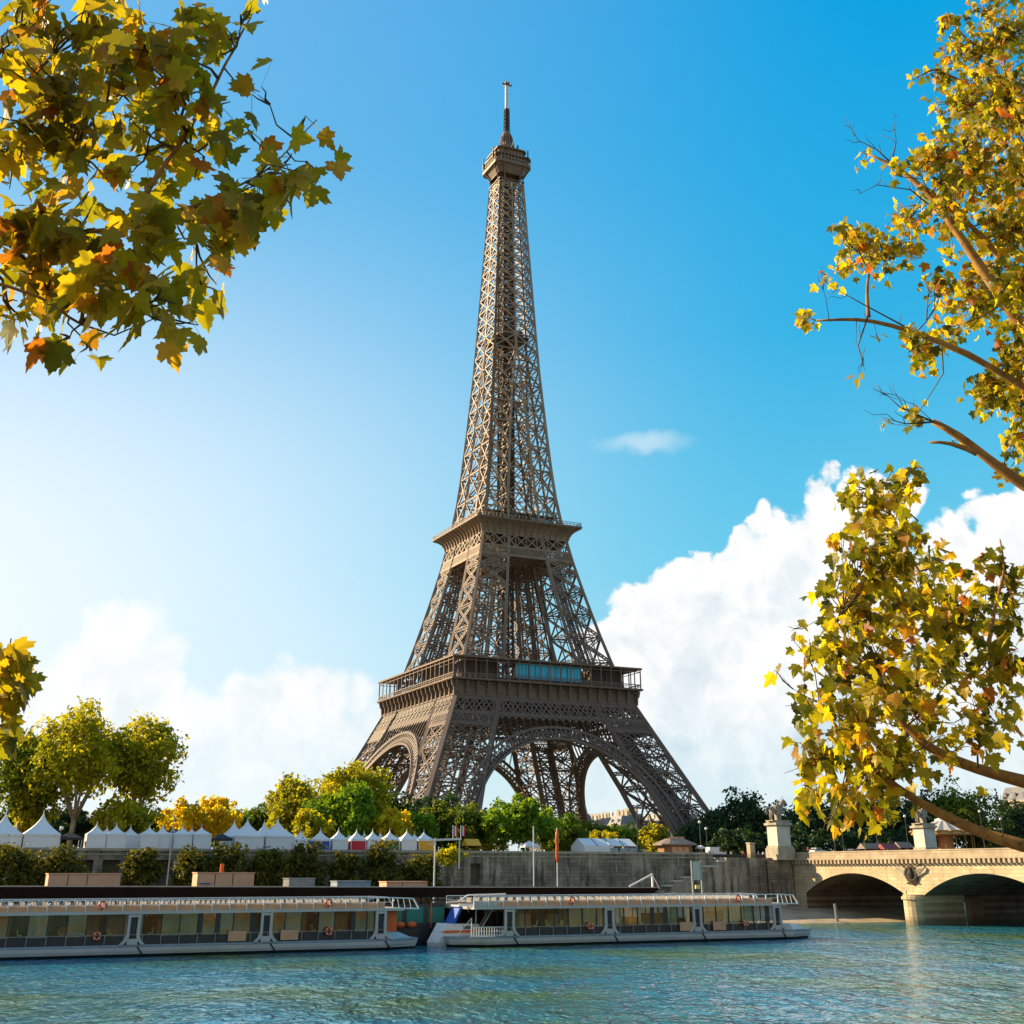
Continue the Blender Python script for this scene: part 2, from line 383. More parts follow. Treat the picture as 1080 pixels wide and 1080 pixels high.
# ------------------------------------------------------------------ mesh helpers
class MB:
    def __init__(s): s.v = []; s.f = []; s.c = []
    def add(s, vs, fs):
        o = len(s.v); s.v.extend([tuple(p) for p in vs]); s.f.extend([tuple(i + o for i in f) for f in fs])
    def box(s, x0, x1, y0, y1, z0, z1):
        s.add([(x0, y0, z0), (x1, y0, z0), (x1, y1, z0), (x0, y1, z0), (x0, y0, z1), (x1, y0, z1), (x1, y1, z1), (x0, y1, z1)],
              [(0, 3, 2, 1), (4, 5, 6, 7), (0, 1, 5, 4), (1, 2, 6, 5), (2, 3, 7, 6), (3, 0, 4, 7)])
    def bar(s, p, q, w, d=None, up=(0, 0, 1)):
        p = Vector(p); q = Vector(q); d = d or w
        t = (q - p)
        if t.length < 1e-6: return
        t.normalize(); up = Vector(up)
        a = t.cross(up)
        if a.length < 1e-3: a = t.cross(Vector((1, 0, 0)))
        a.normalize(); b = a.cross(t)
        a *= w / 2; b *= d / 2
        s.add([p - a - b, p + a - b, p + a + b, p - a + b, q - a - b, q + a - b, q + a + b, q - a + b],
              [(0, 3, 2, 1), (4, 5, 6, 7), (0, 1, 5, 4), (1, 2, 6, 5), (2, 3, 7, 6), (3, 0, 4, 7)])
    def tube(s, pts, rad, n=8, cap=True):
        pts = [Vector(p) for p in pts]
        if not isinstance(rad, (list, tuple)): rad = [rad] * len(pts)
        o = len(s.v); prev = None
        for i, p in enumerate(pts):
            t = (pts[min(i + 1, len(pts) - 1)] - pts[max(i - 1, 0)]).normalized()
            a = prev if prev is not None else (Vector((0, 0, 1)) if abs(t.z) < 0.9 else Vector((1, 0, 0)))
            a = (a - t * a.dot(t)).normalized(); prev = a; b = t.cross(a)
            for k in range(n):
                g = 2 * math.pi * k / n
                s.v.append(tuple(p + (a * math.cos(g) + b * math.sin(g)) * rad[i]))
        for i in range(len(pts) - 1):
            for k in range(n):
                k2 = (k + 1) % n
                s.f.append((o + i * n + k, o + i * n + k2, o + (i + 1) * n + k2, o + (i + 1) * n + k))
        if cap:
            s.f.append(tuple(o + k for k in reversed(range(n))))
            s.f.append(tuple(o + (len(pts) - 1) * n + k for k in range(n)))
    def lathe(s, prof, c=(0, 0, 0), n=16, sx=1.0, sy=1.0):
        o = len(s.v)
        for r, z in prof:
            for k in range(n):
                g = 2 * math.pi * k / n
                s.v.append((c[0] + r * sx * math.cos(g), c[1] + r * sy * math.sin(g), c[2] + z))
        for i in range(len(prof) - 1):
            for k in range(n):
                k2 = (k + 1) % n
                s.f.append((o + i * n + k, o + i * n + k2, o + (i + 1) * n + k2, o + (i + 1) * n + k))
        s.f.append(tuple(o + k for k in reversed(range(n))))
        s.f.append(tuple(o + (len(prof) - 1) * n + k for k in range(n)))
    def extrude(s, poly, a, b):
        """poly of 3-D points extruded from offset a to offset b (vectors)"""
        n = len(poly); a = Vector(a); b = Vector(b)
        vs = [Vector(p) + a for p in poly] + [Vector(p) + b for p in poly]
        fs = [tuple(range(n)), tuple(reversed(range(n, 2 * n)))] + [(i, i + n, (i + 1) % n + n, (i + 1) % n) for i in range(n)]
        s.add(vs, fs)
    def build(s, name, m, parent=None, smooth=False, tint=None, norm=True):
        me = bpy.data.meshes.new(name); me.from_pydata(s.v, [], s.f); me.update()
        if norm and len(s.f) < 60000:
            import bmesh
            bm = bmesh.new(); bm.from_mesh(me); bmesh.ops.recalc_face_normals(bm, faces=bm.faces); bm.to_mesh(me); bm.free()
        if tint is not None:
            at_ = me.attributes.new('tint', 'FLOAT_COLOR', 'FACE')
            buf = []
            for t in tint: buf.extend((t, t, t, 1.0))
            at_.data.foreach_set('color', buf)
        if smooth: me.polygons.foreach_set('use_smooth', [True] * len(me.polygons))
        me.materials.append(M[m] if isinstance(m, str) else m)
        o = bpy.data.objects.new(name, me); C.objects.link(o)
        if parent is not None: o.parent = parent
        return o

def tag(o, label=None, cat=None, group=None, kind=None):
    if label: o['label'] = label
    if cat: o['category'] = cat
    if group: o['group'] = group
    if kind: o['kind'] = kind
    return o
def thing(name, label, cat, loc=(0, 0, 0), rz=0.0, group=None):
    o = bpy.data.objects.new(name, None); C.objects.link(o); o.empty_display_size = 0.5
    o.location = loc; o.rotation_euler = (0, 0, rz)
    return tag(o, label, cat, group)
def dup(root, loc, rz=None, label=None, scale=None):
    c = root.copy(); C.objects.link(c); c.location = loc
    if rz is not None: c.rotation_euler = (0, 0, rz)
    if scale is not None: c.scale = scale if isinstance(scale, (tuple, list)) else (scale,) * 3
    if label: c['label'] = label
    for ch in root.children:
        d = ch.copy(); C.objects.link(d); d.parent = c
        for g in ch.children:
            e = g.copy(); C.objects.link(e); e.parent = d
    return c
ORD = ['first', 'second', 'third', 'fourth', 'fifth', 'sixth', 'seventh', 'eighth', 'ninth', 'tenth', 'eleventh', 'twelfth', 'thirteenth', 'fourteenth', 'fifteenth', 'sixteenth']

# ------------------------------------------------------------------ the setting
WV, GZ, QZ = 177.0, 11.5, 2.6       # quay wall line, upper ground level, lower quay level
def poly_uv(pts, z): return [uv(a, b, z) for a, b in pts]
def sheet(name, pts, z0, z1, m, kind='structure'):
    mb = MB(); mb.extrude(poly_uv(pts, 0), (0, 0, z0), (0, 0, z1)); o = mb.build(name, m); tag(o, kind=kind); return o

mb = MB(); mb.add(poly_uv([(-1500, 420), (900, 420), (900, 150), (-1500, 150)], 0), [(0, 1, 2, 3)])
tag(mb.build('water', 'river_water'), kind='structure')
mat('ground_soil', (0.16, 0.13, 0.09), 0.95, color2=(0.10, 0.10, 0.05), vscale=0.05)
mat('near_stone', (0.11, 0.095, 0.07), 0.9, var=0.5, vscale=0.4)
mat('paving', (0.20, 0.17, 0.13), 0.9, var=0.3, vscale=0.3)
mat('beach_stone', (0.46, 0.37, 0.25), 0.9, color2=(0.30, 0.24, 0.16), vscale=0.25, bump=0.3, bscale=4)
sheet('ground', [(-4000, WV - 1.2), (4000, WV - 1.2), (4000, -6000), (-4000, -6000)], -1, GZ, 'ground_soil')
sheet('near_quay', [(-900, 400), (900, 400), (900, 900), (-900, 900)], -3, 7.35, 'near_stone')
mb = MB()
low = [(-900, WV + 0.02), (160, WV + 0.02), (160, 181.5), (-12, 181.5), (-70, 181.5), (-80, 196), (-110, 204), (-900, 204)]
top = poly_uv([(a, b - (0 if b < 178 else 1.2)) for a, b in low], QZ); bot = poly_uv([(a, b + (0 if b < 178 else 5.0)) for a, b in low], -1.5)
n = len(low); mb.add(top + bot, [tuple(range(n)), tuple(reversed(range(n, 2 * n)))] + [(i, i + n, (i + 1) % n + n, (i + 1) % n) for i in range(n)])
tag(mb.build('lower_quay', 'beach_stone'), kind='structure')
mb = MB(); mb.add([uv(-90, 178, 2.75), uv(17, 178, 2.75), uv(17, 190, 1.5), uv(-90, 190, 1.5), uv(17, 207, -.6), uv(-30, 207, -.6), uv(-90, 202, -.6)], [(0, 1, 2, 3), (3, 2, 4, 5, 6)])
tag(mb.build('quay_ramp', 'beach_stone'), kind='structure')
GZA = 12.35     # the road rises to the bridge
sheet('bridge_approach', [(-34, 173.5), (120, 173.5), (120, 90), (-34, 90)], GZ - .5, GZA, 'asphalt')
def gz(px): return GZA if px > 843 else GZ
sheet('quay_road', [(-900, WV - 6), (-34.1, WV - 6), (-34.1, WV - 22), (-900, WV - 22)], GZ + 0.004, GZ + 0.012, 'asphalt')


# ------------------------------------------------------------------ the lattice tower
def interp(tab, z):
    for (a, x), (b, y) in zip(tab, tab[1:]):
        if z <= b: return x + (y - x) * (z - a) / (b - a)
    return tab[-1][1]
HT = [(0, 59.0), (20, 49.2), (41.5, 38.8), (52, 33.8), (57.6, 31.3), (66, 28.6), (76, 25.7), (90, 22.0), (104, 18.7), (115, 16.5), (121, 15.2), (131, 14.0), (141, 13.0), (160, 11.5), (181, 9.95), (200, 8.9), (223, 7.75), (245, 6.6), (269, 5.5), (278, 5.2)]
WT = [(0, 20.5), (20, 17.2), (41.5, 16.4), (52, 15.8), (57.6, 15.4), (76, 13.4), (104, 10.9), (115, 10.2), (121, 8.6), (141, 8.2), (160, 8.0), (181, 8.4), (192, 9.3), (200, 8.9)]
def H(z): return interp(HT, z)
def WL(z): return min(interp(WT, z), H(z))

tower = thing('lattice_tower', 'tall brown iron lattice tower with two platforms, arched base and antenna, standing behind the quay', 'tower', T, AL)

def laced(mb, p, q, wd, t, nrm, step):
    p = Vector(p); q = Vector(q); d = q - p; L = d.length; d.normalize()
    s = d.cross(Vector(nrm)).normalized() * (wd / 2)
    mb.bar(p - s, q - s, t, t, nrm); mb.bar(p + s, q + s, t, t, nrm)
    k = max(2, int(L / step))
    for i in range(k):
        a = p + d * (L * i / k); b = p + d * (L * (i + 1) / k)
        sg = 1 if i % 2 else -1
        mb.bar(a + s * sg, b - s * sg, t * 0.62, t * 0.62, nrm)

def leg_pts(z, sx, sy):
    o = H(z); i = o - WL(z)
    return {'oo': Vector((sx * o, sy * o, z)), 'oi': Vector((sx * o, sy * i, z)), 'io': Vector((sx * i, sy * o, z)), 'ii': Vector((sx * i, sy * i, z))}

LOW = [3.0, 14.5, 25.5, 35.5, 43.3]
BLT = [43.3, 47.2, 52.2]
MID = [58.0, 67.5, 76.5, 85.0, 93.0, 100.0, 104.0]
for sx in (-1, 1):
    for sy in (-1, 1):
        mb = MB()
        for zs, ch, dg, rich in ((LOW + BLT[1:] + [58.0], 1.5, 1.3, True), (MID + [108, 112.5, 117], 0.95, 0.85, True)):
            for a, b in zip(zs, zs[1:]):
                P, Q = leg_pts(a, sx, sy), leg_pts(b, sx, sy)
                for k in P: mb.bar(P[k], Q[k], ch, ch)
                if a >= 43.3 and a < 58 or a >= 104: continue
                for e0, e1, nrm, outer in (('oo', 'oi', (sx, 0, 0), 1), ('oo', 'io', (0, sy, 0), 1), ('ii', 'oi', (0, sy, 0), 0), ('ii', 'io', (sx, 0, 0), 0)):
                    m0 = (P[e0] + P[e1]) / 2; m1 = (Q[e0] + Q[e1]) / 2
                    big = a < 58
                    laced(mb, P[e0], Q[e1], dg, 0.34, nrm, 1.5) if outer else mb.bar(P[e0], Q[e1], 0.55, 0.4, nrm)
                    laced(mb, P[e1], Q[e0], dg, 0.34, nrm, 1.5) if outer else mb.bar(P[e1], Q[e0], 0.55, 0.4, nrm)
                    laced(mb, Q[e0], Q[e1], 1.3 if big else 0.9, 0.30, nrm, 1.3)
                    if big: laced(mb, (P[e0] + Q[e0]) / 2, (P[e1] + Q[e1]) / 2, 0.8, 0.26, nrm, 1.2)
                    mb.bar(m0, m1, 0.35, 0.35)
                    if outer and big:   # secondary diagonals
                        for s0, s1 in ((m0, (P[e0] + Q[e0]) / 2), (m0, (P[e1] + Q[e1]) / 2), (m1, (P[e0] + Q[e0]) / 2), (m1, (P[e1] + Q[e1]) / 2)):
                            mb.bar(s0, s1, 0.28, 0.28)
                # diaphragm and inner clutter: stair flights and lift track inside the leg
                mb.bar(Q['oo'], Q['ii'], 0.4); mb.bar(Q['oi'], Q['io'], 0.4)
                cP = (P['oo'] + P['ii']) / 2; cQ = (Q['oo'] + Q['ii']) / 2
                sd = Vector((1.3, -1.3 * sx * sy, 0))
                for off in (sd, -sd, sd * 2.2, sd * -2.2): mb.bar(cP + off, cQ + off, 0.6, 0.6)
                k = 6
                for i in range(k):
                    g = cP.lerp(cQ, (i + 0.5) / k); mb.bar(g + sd, g - sd, 0.3)
                if a < 100:
                    e = Vector((sx * 2.4, sy * 0.5, 0))
                    mb.bar(cP + e * 1.5, cQ + e * 1.2, 1.5, 0.3); mb.bar(cP + e, cQ.lerp(cP, 0.5) + e * -0.6, 0.75, 0.25); mb.bar(cQ.lerp(cP, 0.5) + e * -0.6, cQ + e, 0.75, 0.25)
        mb.build('leg', 'iron', tower)

FACES = [((1, 0), (0, -1)), ((1, 0), (0, 1)), ((0, 1), (-1, 0)), ((0, 1), (1, 0))]   # (along, outward)
def fp(face, x, z, off=0.0):
    (ax, ay), (nx, ny) = face; h = H(z) + off
    return Vector((ax * x + nx * h, ay * x + ny * h, z))
def fn(face): return Vector((face[1][0], face[1][1], 0))

# arches
for fc in FACES:
    mb = MB(); nrm = fn(fc); zc = 3.2; r1, r2 = 36.6, 40.2
    def ap(r, ph, off): return fp(fc, r * math.cos(ph), zc + r * math.sin(ph), off)
    NA = 60; p0, p1 = R(11), R(169)
    ph = [p0 + (p1 - p0) * i / NA for i in range(NA + 1)]
    for i in range(NA):
        a, b = ph[i], ph[i + 1]
        for r, w in ((r1, 0.8), (r2, 0.8), (r1 + 0.9, 0.3)):
            mb.bar(ap(r, a, 0.5), ap(r, b, 0.5), w, 1.1, nrm)
        mb.bar(ap(r1 + 0.4, a, 0.5), ap(r2 - 0.4, a, 0.5), 0.42, 0.5, nrm)
        mb.bar(ap(r1 + 1.0, a, 0.45), ap(r2 - 0.6, b, 0.45), 0.24, 0.24, nrm)
        mb.bar(ap(r1 + 1.0, b, 0.45), ap(r2 - 0.6, a, 0.45), 0.24, 0.24, nrm)
        # soffit and the inner rib
        mb.add([ap(r1, a, 0.2), ap(r1, b, 0.2), ap(r1 + .15, b, -.9), ap(r1 + .15, a, -.9), ap(r1 + .4, a, 0.2), ap(r1 + .4, b, 0.2), ap(r1 + .5, b, -.9), ap(r1 + .5, a, -.9)],
               [(0, 1, 2, 3), (7, 6, 5, 4), (0, 4, 5, 1), (3, 2, 6, 7)])
        mb.bar(ap(r1, a, -5.5), ap(r1, b, -5.5), 0.6, 0.7, nrm)
        (mb.bar(ap(r1, a, -.9), ap(r1, ph[min(NA, i + 3)], -5.5), 0.26), mb.bar(ap(r1, a, -5.5), ap(r1, ph[min(NA, i + 3)], -.9), 0.26)) if i % 3 == 0 else None
        if i % 3 == 0: mb.bar(ap(r1, a, -.9), ap(r1, a, -5.5), 0.34)
    # spandrel arcade
    xs = []; x = 1.25
    while x < 33: xs += [x, -x]; x += 2.5
    xs.sort()
    def ztop(x): return zc + math.sqrt(max(0.0, (r2 + 0.3) ** 2 - x * x))
    for x0, x1 in zip(xs, xs[1:]):
        za = max(ztop(x0), ztop(x1)); zt = 47.0
        if zt - za < 1.0: continue
        if max(abs(x0), abs(x1)) > H(44) - WL(44) + 2.5: continue
        for xx in (x0, x1): mb.bar(fp(fc, xx, ztop(xx), 0.25), fp(fc, xx, zt, 0.25), 0.34, 0.5, nrm)
        xm = (x0 + x1) / 2; rr = (x1 - x0) / 2 - 0.1; zr = max(zt - rr - 0.35, za + .2)
        for j in range(6):
            g0, g1 = math.pi * j / 6, math.pi * (j + 1) / 6
            mb.bar(fp(fc, xm + rr * math.cos(g0), zr + rr * math.sin(g0), 0.25), fp(fc, xm + rr * math.cos(g1), zr + rr * math.sin(g1), 0.25), 0.42, 0.5, nrm)
    mb.build('arch', 'iron', tower)

# horizontal truss belts under the first platform
mb = MB()
for fc in FACES:
    nrm = fn(fc)
    for z, w in ((52.0, 1.0), (47.2, 0.7), (46.9, 0.5)):
        mb.bar(fp(fc, -H(z), z, 0.3), fp(fc, H(z), z, 0.3), 0.5, w, (0, 0, 1))
    n = 20
    for i in range(n):
        f0, f1 = -1 + 2 * i / n, -1 + 2 * (i + 1) / n
        a0, a1 = fp(fc, f0 * H(47.4), 47.4, 0.35), fp(fc, f1 * H(47.4), 47.4, 0.35)
        b0, b1 = fp(fc, f0 * H(51.8), 51.8, 0.35), fp(fc, f1 * H(51.8), 51.8, 0.35)
        mb.bar(a0, b1, 0.38, 0.4, nrm); mb.bar(a1, b0, 0.38, 0.4, nrm); mb.bar(a0, b0, 0.28, 0.3, nrm)
        am, bm_ = (a0 + a1) / 2, (b0 + b1) / 2; e0, e1 = (a0 + b0) / 2, (a1 + b1) / 2
        for s0, s1 in ((am, e0), (am, e1), (bm_, e0), (bm_, e1)): mb.bar(s0, s1, 0.26, 0.26, nrm)
    for sg in (-1, 1):      # lower belt over the legs only
        for z in (43.3,): mb.bar(fp(fc, sg * H(z), z, 0.3), fp(fc, sg * (H(z) - WL(z)), z, 0.3), 0.5, 0.7)
        k = 9
        for i in range(k):
            g = lambda t, z: fp(fc, sg * (H(z) - WL(z) * t), z, 0.35)
            mb.bar(g(i / k, 43.6), g((i + 1) / k, 46.8), 0.3, 0.35, nrm); mb.bar(g((i + 1) / k, 43.6), g(i / k, 46.8), 0.3, 0.35, nrm)
            mb.bar(g((i + .5) / k, 43.6), g((i + 1.5) / k if i < k - 1 else 1, 46.8), 0.2, 0.25, nrm)
            mb.bar(g((i + .5) / k, 43.6), g((i - .5) / k if i > 0 else 0, 46.8), 0.2, 0.25, nrm)
# girders under the floor
for x in range(-27, 28, 6):
    for z, t in ((51.5, 0.5), (47.5, 0.35)):
        mb.bar((x, -32, z), (x, 32, z), t, t * 1.6); mb.bar((-32, x, z), (32, x, z), t, t * 1.6)
    for y in range(-30, 30, 6):
        mb.bar((x, y, 47.5), (x, y + 6, 51.5), 0.25); mb.bar((y, x, 47.5), (y + 6, x, 51.5), 0.25)
mb.build('truss_belt', 'iron', tower)

# first platform
def ring(mb, ro, ri, z0, z1):
    for a, b, c, d in ((-ro, ro, -ro, -ri), (-ro, ro, ri, ro), (-ro, -ri, -ri, ri), (ri, ro, -ri, ri)): mb.box(a, b, c, d, z0, z1)
p1 = tower
mb = MB(); ring(mb, 34.0, 33.5, 52.45, 57.2); mb.build('frieze', 'iron_deck', tower)
mb = MB()
for fc in FACES:
    nrm = fn(fc); (ax, ay), (nx, ny) = fc
    def q(x, r, z): return Vector((ax * x + nx * r, ay * x + ny * r, z))
    k = 18
    for i in range(k + 1):
        x = -34.2 + 68.4 * i / k
        mb.bar(q(x, 34.3, 52.6), q(x, 34.5, 55.4), 0.42, 0.9, nrm)
        mb.bar(q(x, 34.55, 55.3), q(x, 35.1, 57.2), 0.5, 1.5, nrm)
        if i < k:   # little arch heads between brackets
            for j in range(5):
                g0, g1 = math.pi * j / 5, math.pi * (j + 1) / 5; xm = x + 1.9
                mb.bar(q(xm + 1.6 * math.cos(g0), 34.5, 55.7 + 1.1 * math.sin(g0)), q(xm + 1.6 * math.cos(g1), 34.5, 55.7 + 1.1 * math.sin(g1)), 0.3, 0.5, nrm)
    mb.bar(q(-34.4, 34.25, 52.7), q(34.4, 34.25, 52.7), 0.6, 0.5, (0, 0, 1))
mb.build('bracket_row', 'iron', tower)
mb = MB(); ring(mb, 33.0, 12.0, 52.5, 52.8); mb.build('floor_plate', 'iron_dark', tower)
mb = MB(); ring(mb, 35.9, 13.0, 57.25, 58.0); ring(mb, 36.15, 35.3, 57.45, 57.85); mb.build('deck', 'iron_deck', tower)
mb = MB()
for fc in FACES:
    nrm = fn(fc); (ax, ay), (nx, ny) = fc
    def q(x, r, z): return Vector((ax * x + nx * r, ay * x + ny * r, z))
    k = 18
    for i in range(k + 1):
        x = -35.4 + 70.8 * i / k
        mb.bar(q(x, 35.5, 58.0), q(x, 35.5, 64.4), 0.3, 0.3)
        if i < k: mb.bar(q(x + 1.9, 35.5, 58.0), q(x + 1.9, 35.5, 59.3), 0.12, 0.12)
    for z, t in ((59.3, 0.28), (58.7, 0.15), (63.6, 0.2)): mb.bar(q(-35.4, 35.5, z), q(35.4, 35.5, z), t)
    for x in range(-30, 31, 6): mb.bar(q(x, 31.5, 58), q(x, 31.5, 64.4), 0.35)
    mb.bar(q(-30, 31.4, 59.0), q(30, 31.4, 59.0), 0.3)
mb.build('gallery_railing', 'iron', tower)
mb = MB(); ring(mb, 36.0, 30.8, 64.4, 64.95); mb.build('gallery_roof', 'iron_deck', tower)
# pavilions on the first platform
pav = MB(); pav.box(-12.6, 12.6, -34.2, -24.5, 58.02, 58.9); pav.box(-12.8, 12.8, -34.3, -24.3, 63.7, 64.38)
for x in (-24.0, 24.0): pav.box(x - 6, x + 6, -31.0, -24.5, 58.02, 64.3)
pav.box(-30.5, -23, -22, 6, 58.02, 64.3); pav.box(23, 30.5, -18, 18, 58.02, 64.3); pav.box(-14, 14, 24, 31, 58.02, 64.0)
po = pav.build('pavilion', 'iron_dark', tower)
gl = MB(); gl.box(-12.4, 12.4, -34.0, -33.8, 58.9, 63.7); gl.build('glass_front', 'blue_glass', po)
mu = MB()
for i in range(11): x = -12.4 + 24.8 * i / 10; mu.box(x - .08, x + .08, -34.12, -34.003, 58.9, 63.7)
mu.box(-12.4, 12.4, -34.14, -34.12, 60.0, 60.12)
mu.build('mullion', 'iron', po)

# inclined lift shafts and central tower between first and second platforms
mb = MB()
for x in (-2.0, 2.0):
    for y in (-2.0, 2.0): mb.bar((x, y, 58), (x, y, 104), 0.7)
for i in range(23):
    z = 58 + 2 * i
    for a, b in (((-2, -2), (2, -2)), ((2, -2), (2, 2)), ((2, 2), (-2, 2)), ((-2, 2), (-2, -2))):
        mb.bar((*a, z), (*b, z), 0.35); mb.bar((*a, z), (*b, z + 2), 0.25)
for sx, sy in ((-1, -1), (1, -1), (1, 1), (-1, 1)):
    for o in (3.5, 6.5): mb.bar((sx * o * 2.6, sy * 9, 58), (sx * o * 1.2, sy * 6, 104), 0.55)
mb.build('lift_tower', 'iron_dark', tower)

# second platform
mb = MB()
for fc in FACES:
    nrm = fn(fc)
    for z, w in ((104.2, 0.8), (107.6, 0.6), (112.3, 0.7)): mb.bar(fp(fc, -H(z), z, 0.2), fp(fc, H(z), z, 0.2), 0.4, w)
    n = 24
    for i in range(n):
        g = lambda t, z: fp(fc, (-1 + 2 * t / n) * H(z), z, 0.22)
        mb.bar(g(i, 104.5), g(i + 1, 107.4), 0.26, 0.3, nrm); mb.bar(g(i + 1, 104.5), g(i, 107.4), 0.26, 0.3, nrm)
        mb.bar(g(i + .5, 104.5), g(min(n, i + 1.5), 107.4), 0.2, 0.25, nrm); mb.bar(g(i + .5, 104.5), g(max(0, i - .5), 107.4), 0.2, 0.25, nrm)
    for i in range(8):
        mb.bar(g(i * 3, 107.8), g(i * 3 + 3, 112.0), 0.42, 0.4, nrm); mb.bar(g(i * 3 + 3, 107.8), g(i * 3, 112.0), 0.42, 0.4, nrm); mb.bar(g(i * 3, 107.8), g(i * 3, 112.0), 0.3, 0.3, nrm)
for x in range(-15, 16, 3):
    mb.bar((x, -17, 111), (x, 17, 111), 0.4, 1.2); mb.bar((-17, x, 111), (17, x, 111), 0.4, 1.2)
    mb.bar((x, -18, 104.6), (x, 18, 104.6), 0.4, 0.7); mb.bar((-18, x, 104.6), (18, x, 104.6), 0.4, 0.7)
mb.build('truss_belt', 'iron', tower)
mb = MB(); prof = [(17.3, 112.3), (17.6, 113.6), (18.4, 115.0), (19.6, 116.0), (21.0, 116.6)]
for (r0, z0), (r1_, z1) in zip(prof, prof[1:]):
    for k in range(4):
        a = [(-1, -1), (1, -1), (1, 1), (-1, 1)]
        c0, c1 = a[k], a[(k + 1) % 4]
        mb.add([(c0[0] * r0, c0[1] * r0, z0), (c1[0] * r0, c1[1] * r0, z0), (c1[0] * r1_, c1[1] * r1_, z1), (c0[0] * r1_, c0[1] * r1_, z1)], [(0, 1, 2, 3)])
for fc in FACES:
    (ax, ay), (nx, ny) = fc; nrm = fn(fc)
    for i in range(15):
        t = -1 + 2 * i / 14
        for (r0, z0), (r1_, z1) in zip(prof, prof[1:]):
            mb.bar((ax * t * (r0 + .1) + nx * (r0 + .2), ay * t * (r0 + .1) + ny * (r0 + .2), z0), (ax * t * r1_ + nx * (r1_ + .2), ay * t * r1_ + ny * (r1_ + .2), z1), 0.34, 0.7, nrm)
mb.build('flared_cornice', 'iron', tower, norm=False)
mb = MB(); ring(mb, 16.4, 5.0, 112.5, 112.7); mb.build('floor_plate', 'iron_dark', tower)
mb = MB(); ring(mb, 21.5, 6.0, 116.62, 117.3); ring(mb, 15.0, 6.0, 121.2, 121.6); mb.build('deck', 'iron_deck', tower)
mb = MB()
for fc in FACES:
    (ax, ay), (nx, ny) = fc
    for z in (117.9, 118.6): mb.bar((ax * -21.2 + nx * 21.2, ay * -21.2 + ny * 21.2, z), (ax * 21.2 + nx * 21.2, ay * 21.2 + ny * 21.2, z), 0.18)
    for i in range(29):
        x = -21.2 + 42.4 * i / 28; mb.bar((ax * x + nx * 21.2, ay * x + ny * 21.2, 117.3), (ax * x + nx * 21.2, ay * x + ny * 21.2, 118.7), 0.14)
    for i in range(12):
        x = -14 + 28 * i / 11; mb.bar((ax * x + nx * 14.6, ay * x + ny * 14.6, 117.3), (ax * x + nx * 14.6, ay * x + ny * 14.6, 123), 0.22)
    mb.bar((ax * -14 + nx * 14.6, ay * -14 + ny * 14.6, 122.9), (ax * 14 + nx * 14.6, ay * 14 + ny * 14.6, 122.9), 0.25)
mb.build('gallery_railing', 'iron', tower)
mb = MB(); mb.box(-11, -3, -13, -8, 117.32, 121); mb.box(3.5, 12, -14, -8.5, 117.32, 120.6); mb.box(-13, -8.5, -6, 8, 117.32, 121); mb.box(8.5, 13, -5, 8, 117.32, 121); mb.box(-8, 8, 8, 13, 117.32, 121)
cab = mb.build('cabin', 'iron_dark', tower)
gl = MB(); gl.box(3.8, 11.7, -14.15, -14.003, 118.3, 120.3); gl.build('glass_front', 'blue_glass', cab)

# upper shaft
mb = MB(); zs = [117.3]
while zs[-1] < 268: zs.append(zs[-1] + max(5.6, H(zs[-1]) * 0.74))
zs[-1] = 270.0
for a, b in zip(zs, zs[1:]):
    tc = 1.05 - 0.42 * (a - 117) / 155; td = 0.56 - 0.18 * (a - 117) / 155
    for fc in FACES:
        nrm = fn(fc)
        def g(x, z): return fp(fc, x, z, 0.0)
        ha, hb = H(a), H(b); wa, wb = min(WL(a), ha), min(WL(b), hb)
        if a > 195: wa, wb = ha, hb
        mb.bar(g(-ha, a), g(-hb, b), tc, tc)          # each face owns one corner chord
        for sg in (-1, 1):
            o0, o1, i0, i1 = g(sg * ha, a), g(sg * hb, b), g(sg * (ha - wa), a), g(sg * (hb - wb), b)
            if a <= 195 or sg == 1: mb.bar(i0, i1, tc * 0.8, tc * 0.8)
            mb.bar(o0, i1, td, td, nrm); mb.bar(i0, o1, td, td, nrm); mb.bar(o1, i1, td * 0.9, td, nrm)
            mb.bar((o0 + o1) / 2, (i0 + i1) / 2, td * 0.55, td * 0.55, nrm)
            if a < 195:   # leg's inner faces
                d_ = Vector((fc[1][0], fc[1][1], 0)) * -wa; d2 = Vector((fc[1][0], fc[1][1], 0)) * -wb
                mb.bar(i0, i1 + d2, td * 0.75, td * 0.75); mb.bar(i0 + d_, i1, td * 0.75, td * 0.75); mb.bar(i1, i1 + d2, td * .7)
                mb.bar(i0 + d_, i1 + d2, tc * 0.6, tc * 0.6)
        if ha - wa > 0.6:
            l0, r0, l1, r1_ = g(-(ha - wa), a), g(ha - wa, a), g(-(hb - wb), b), g(hb - wb, b)
            mb.bar(l1, r1_, td * 0.8, td); 
            mb.bar(l0, r1_, td * .6, td * .6, nrm); mb.bar(r0, l1, td * .6, td * .6, nrm)
    mb.bar((-H(b), -H(b), b), (H(b), H(b), b), td * .6); mb.bar((H(b), -H(b), b), (-H(b), H(b), b), td * .6)
mb.build('shaft', 'iron', tower)
mb = MB()
for x in (-2.3, 0, 2.3):
    for y in (-2.3, 2.3): mb.bar((x, y, 117), (x, y, 275), 0.55)
z = 117.0; k = 0
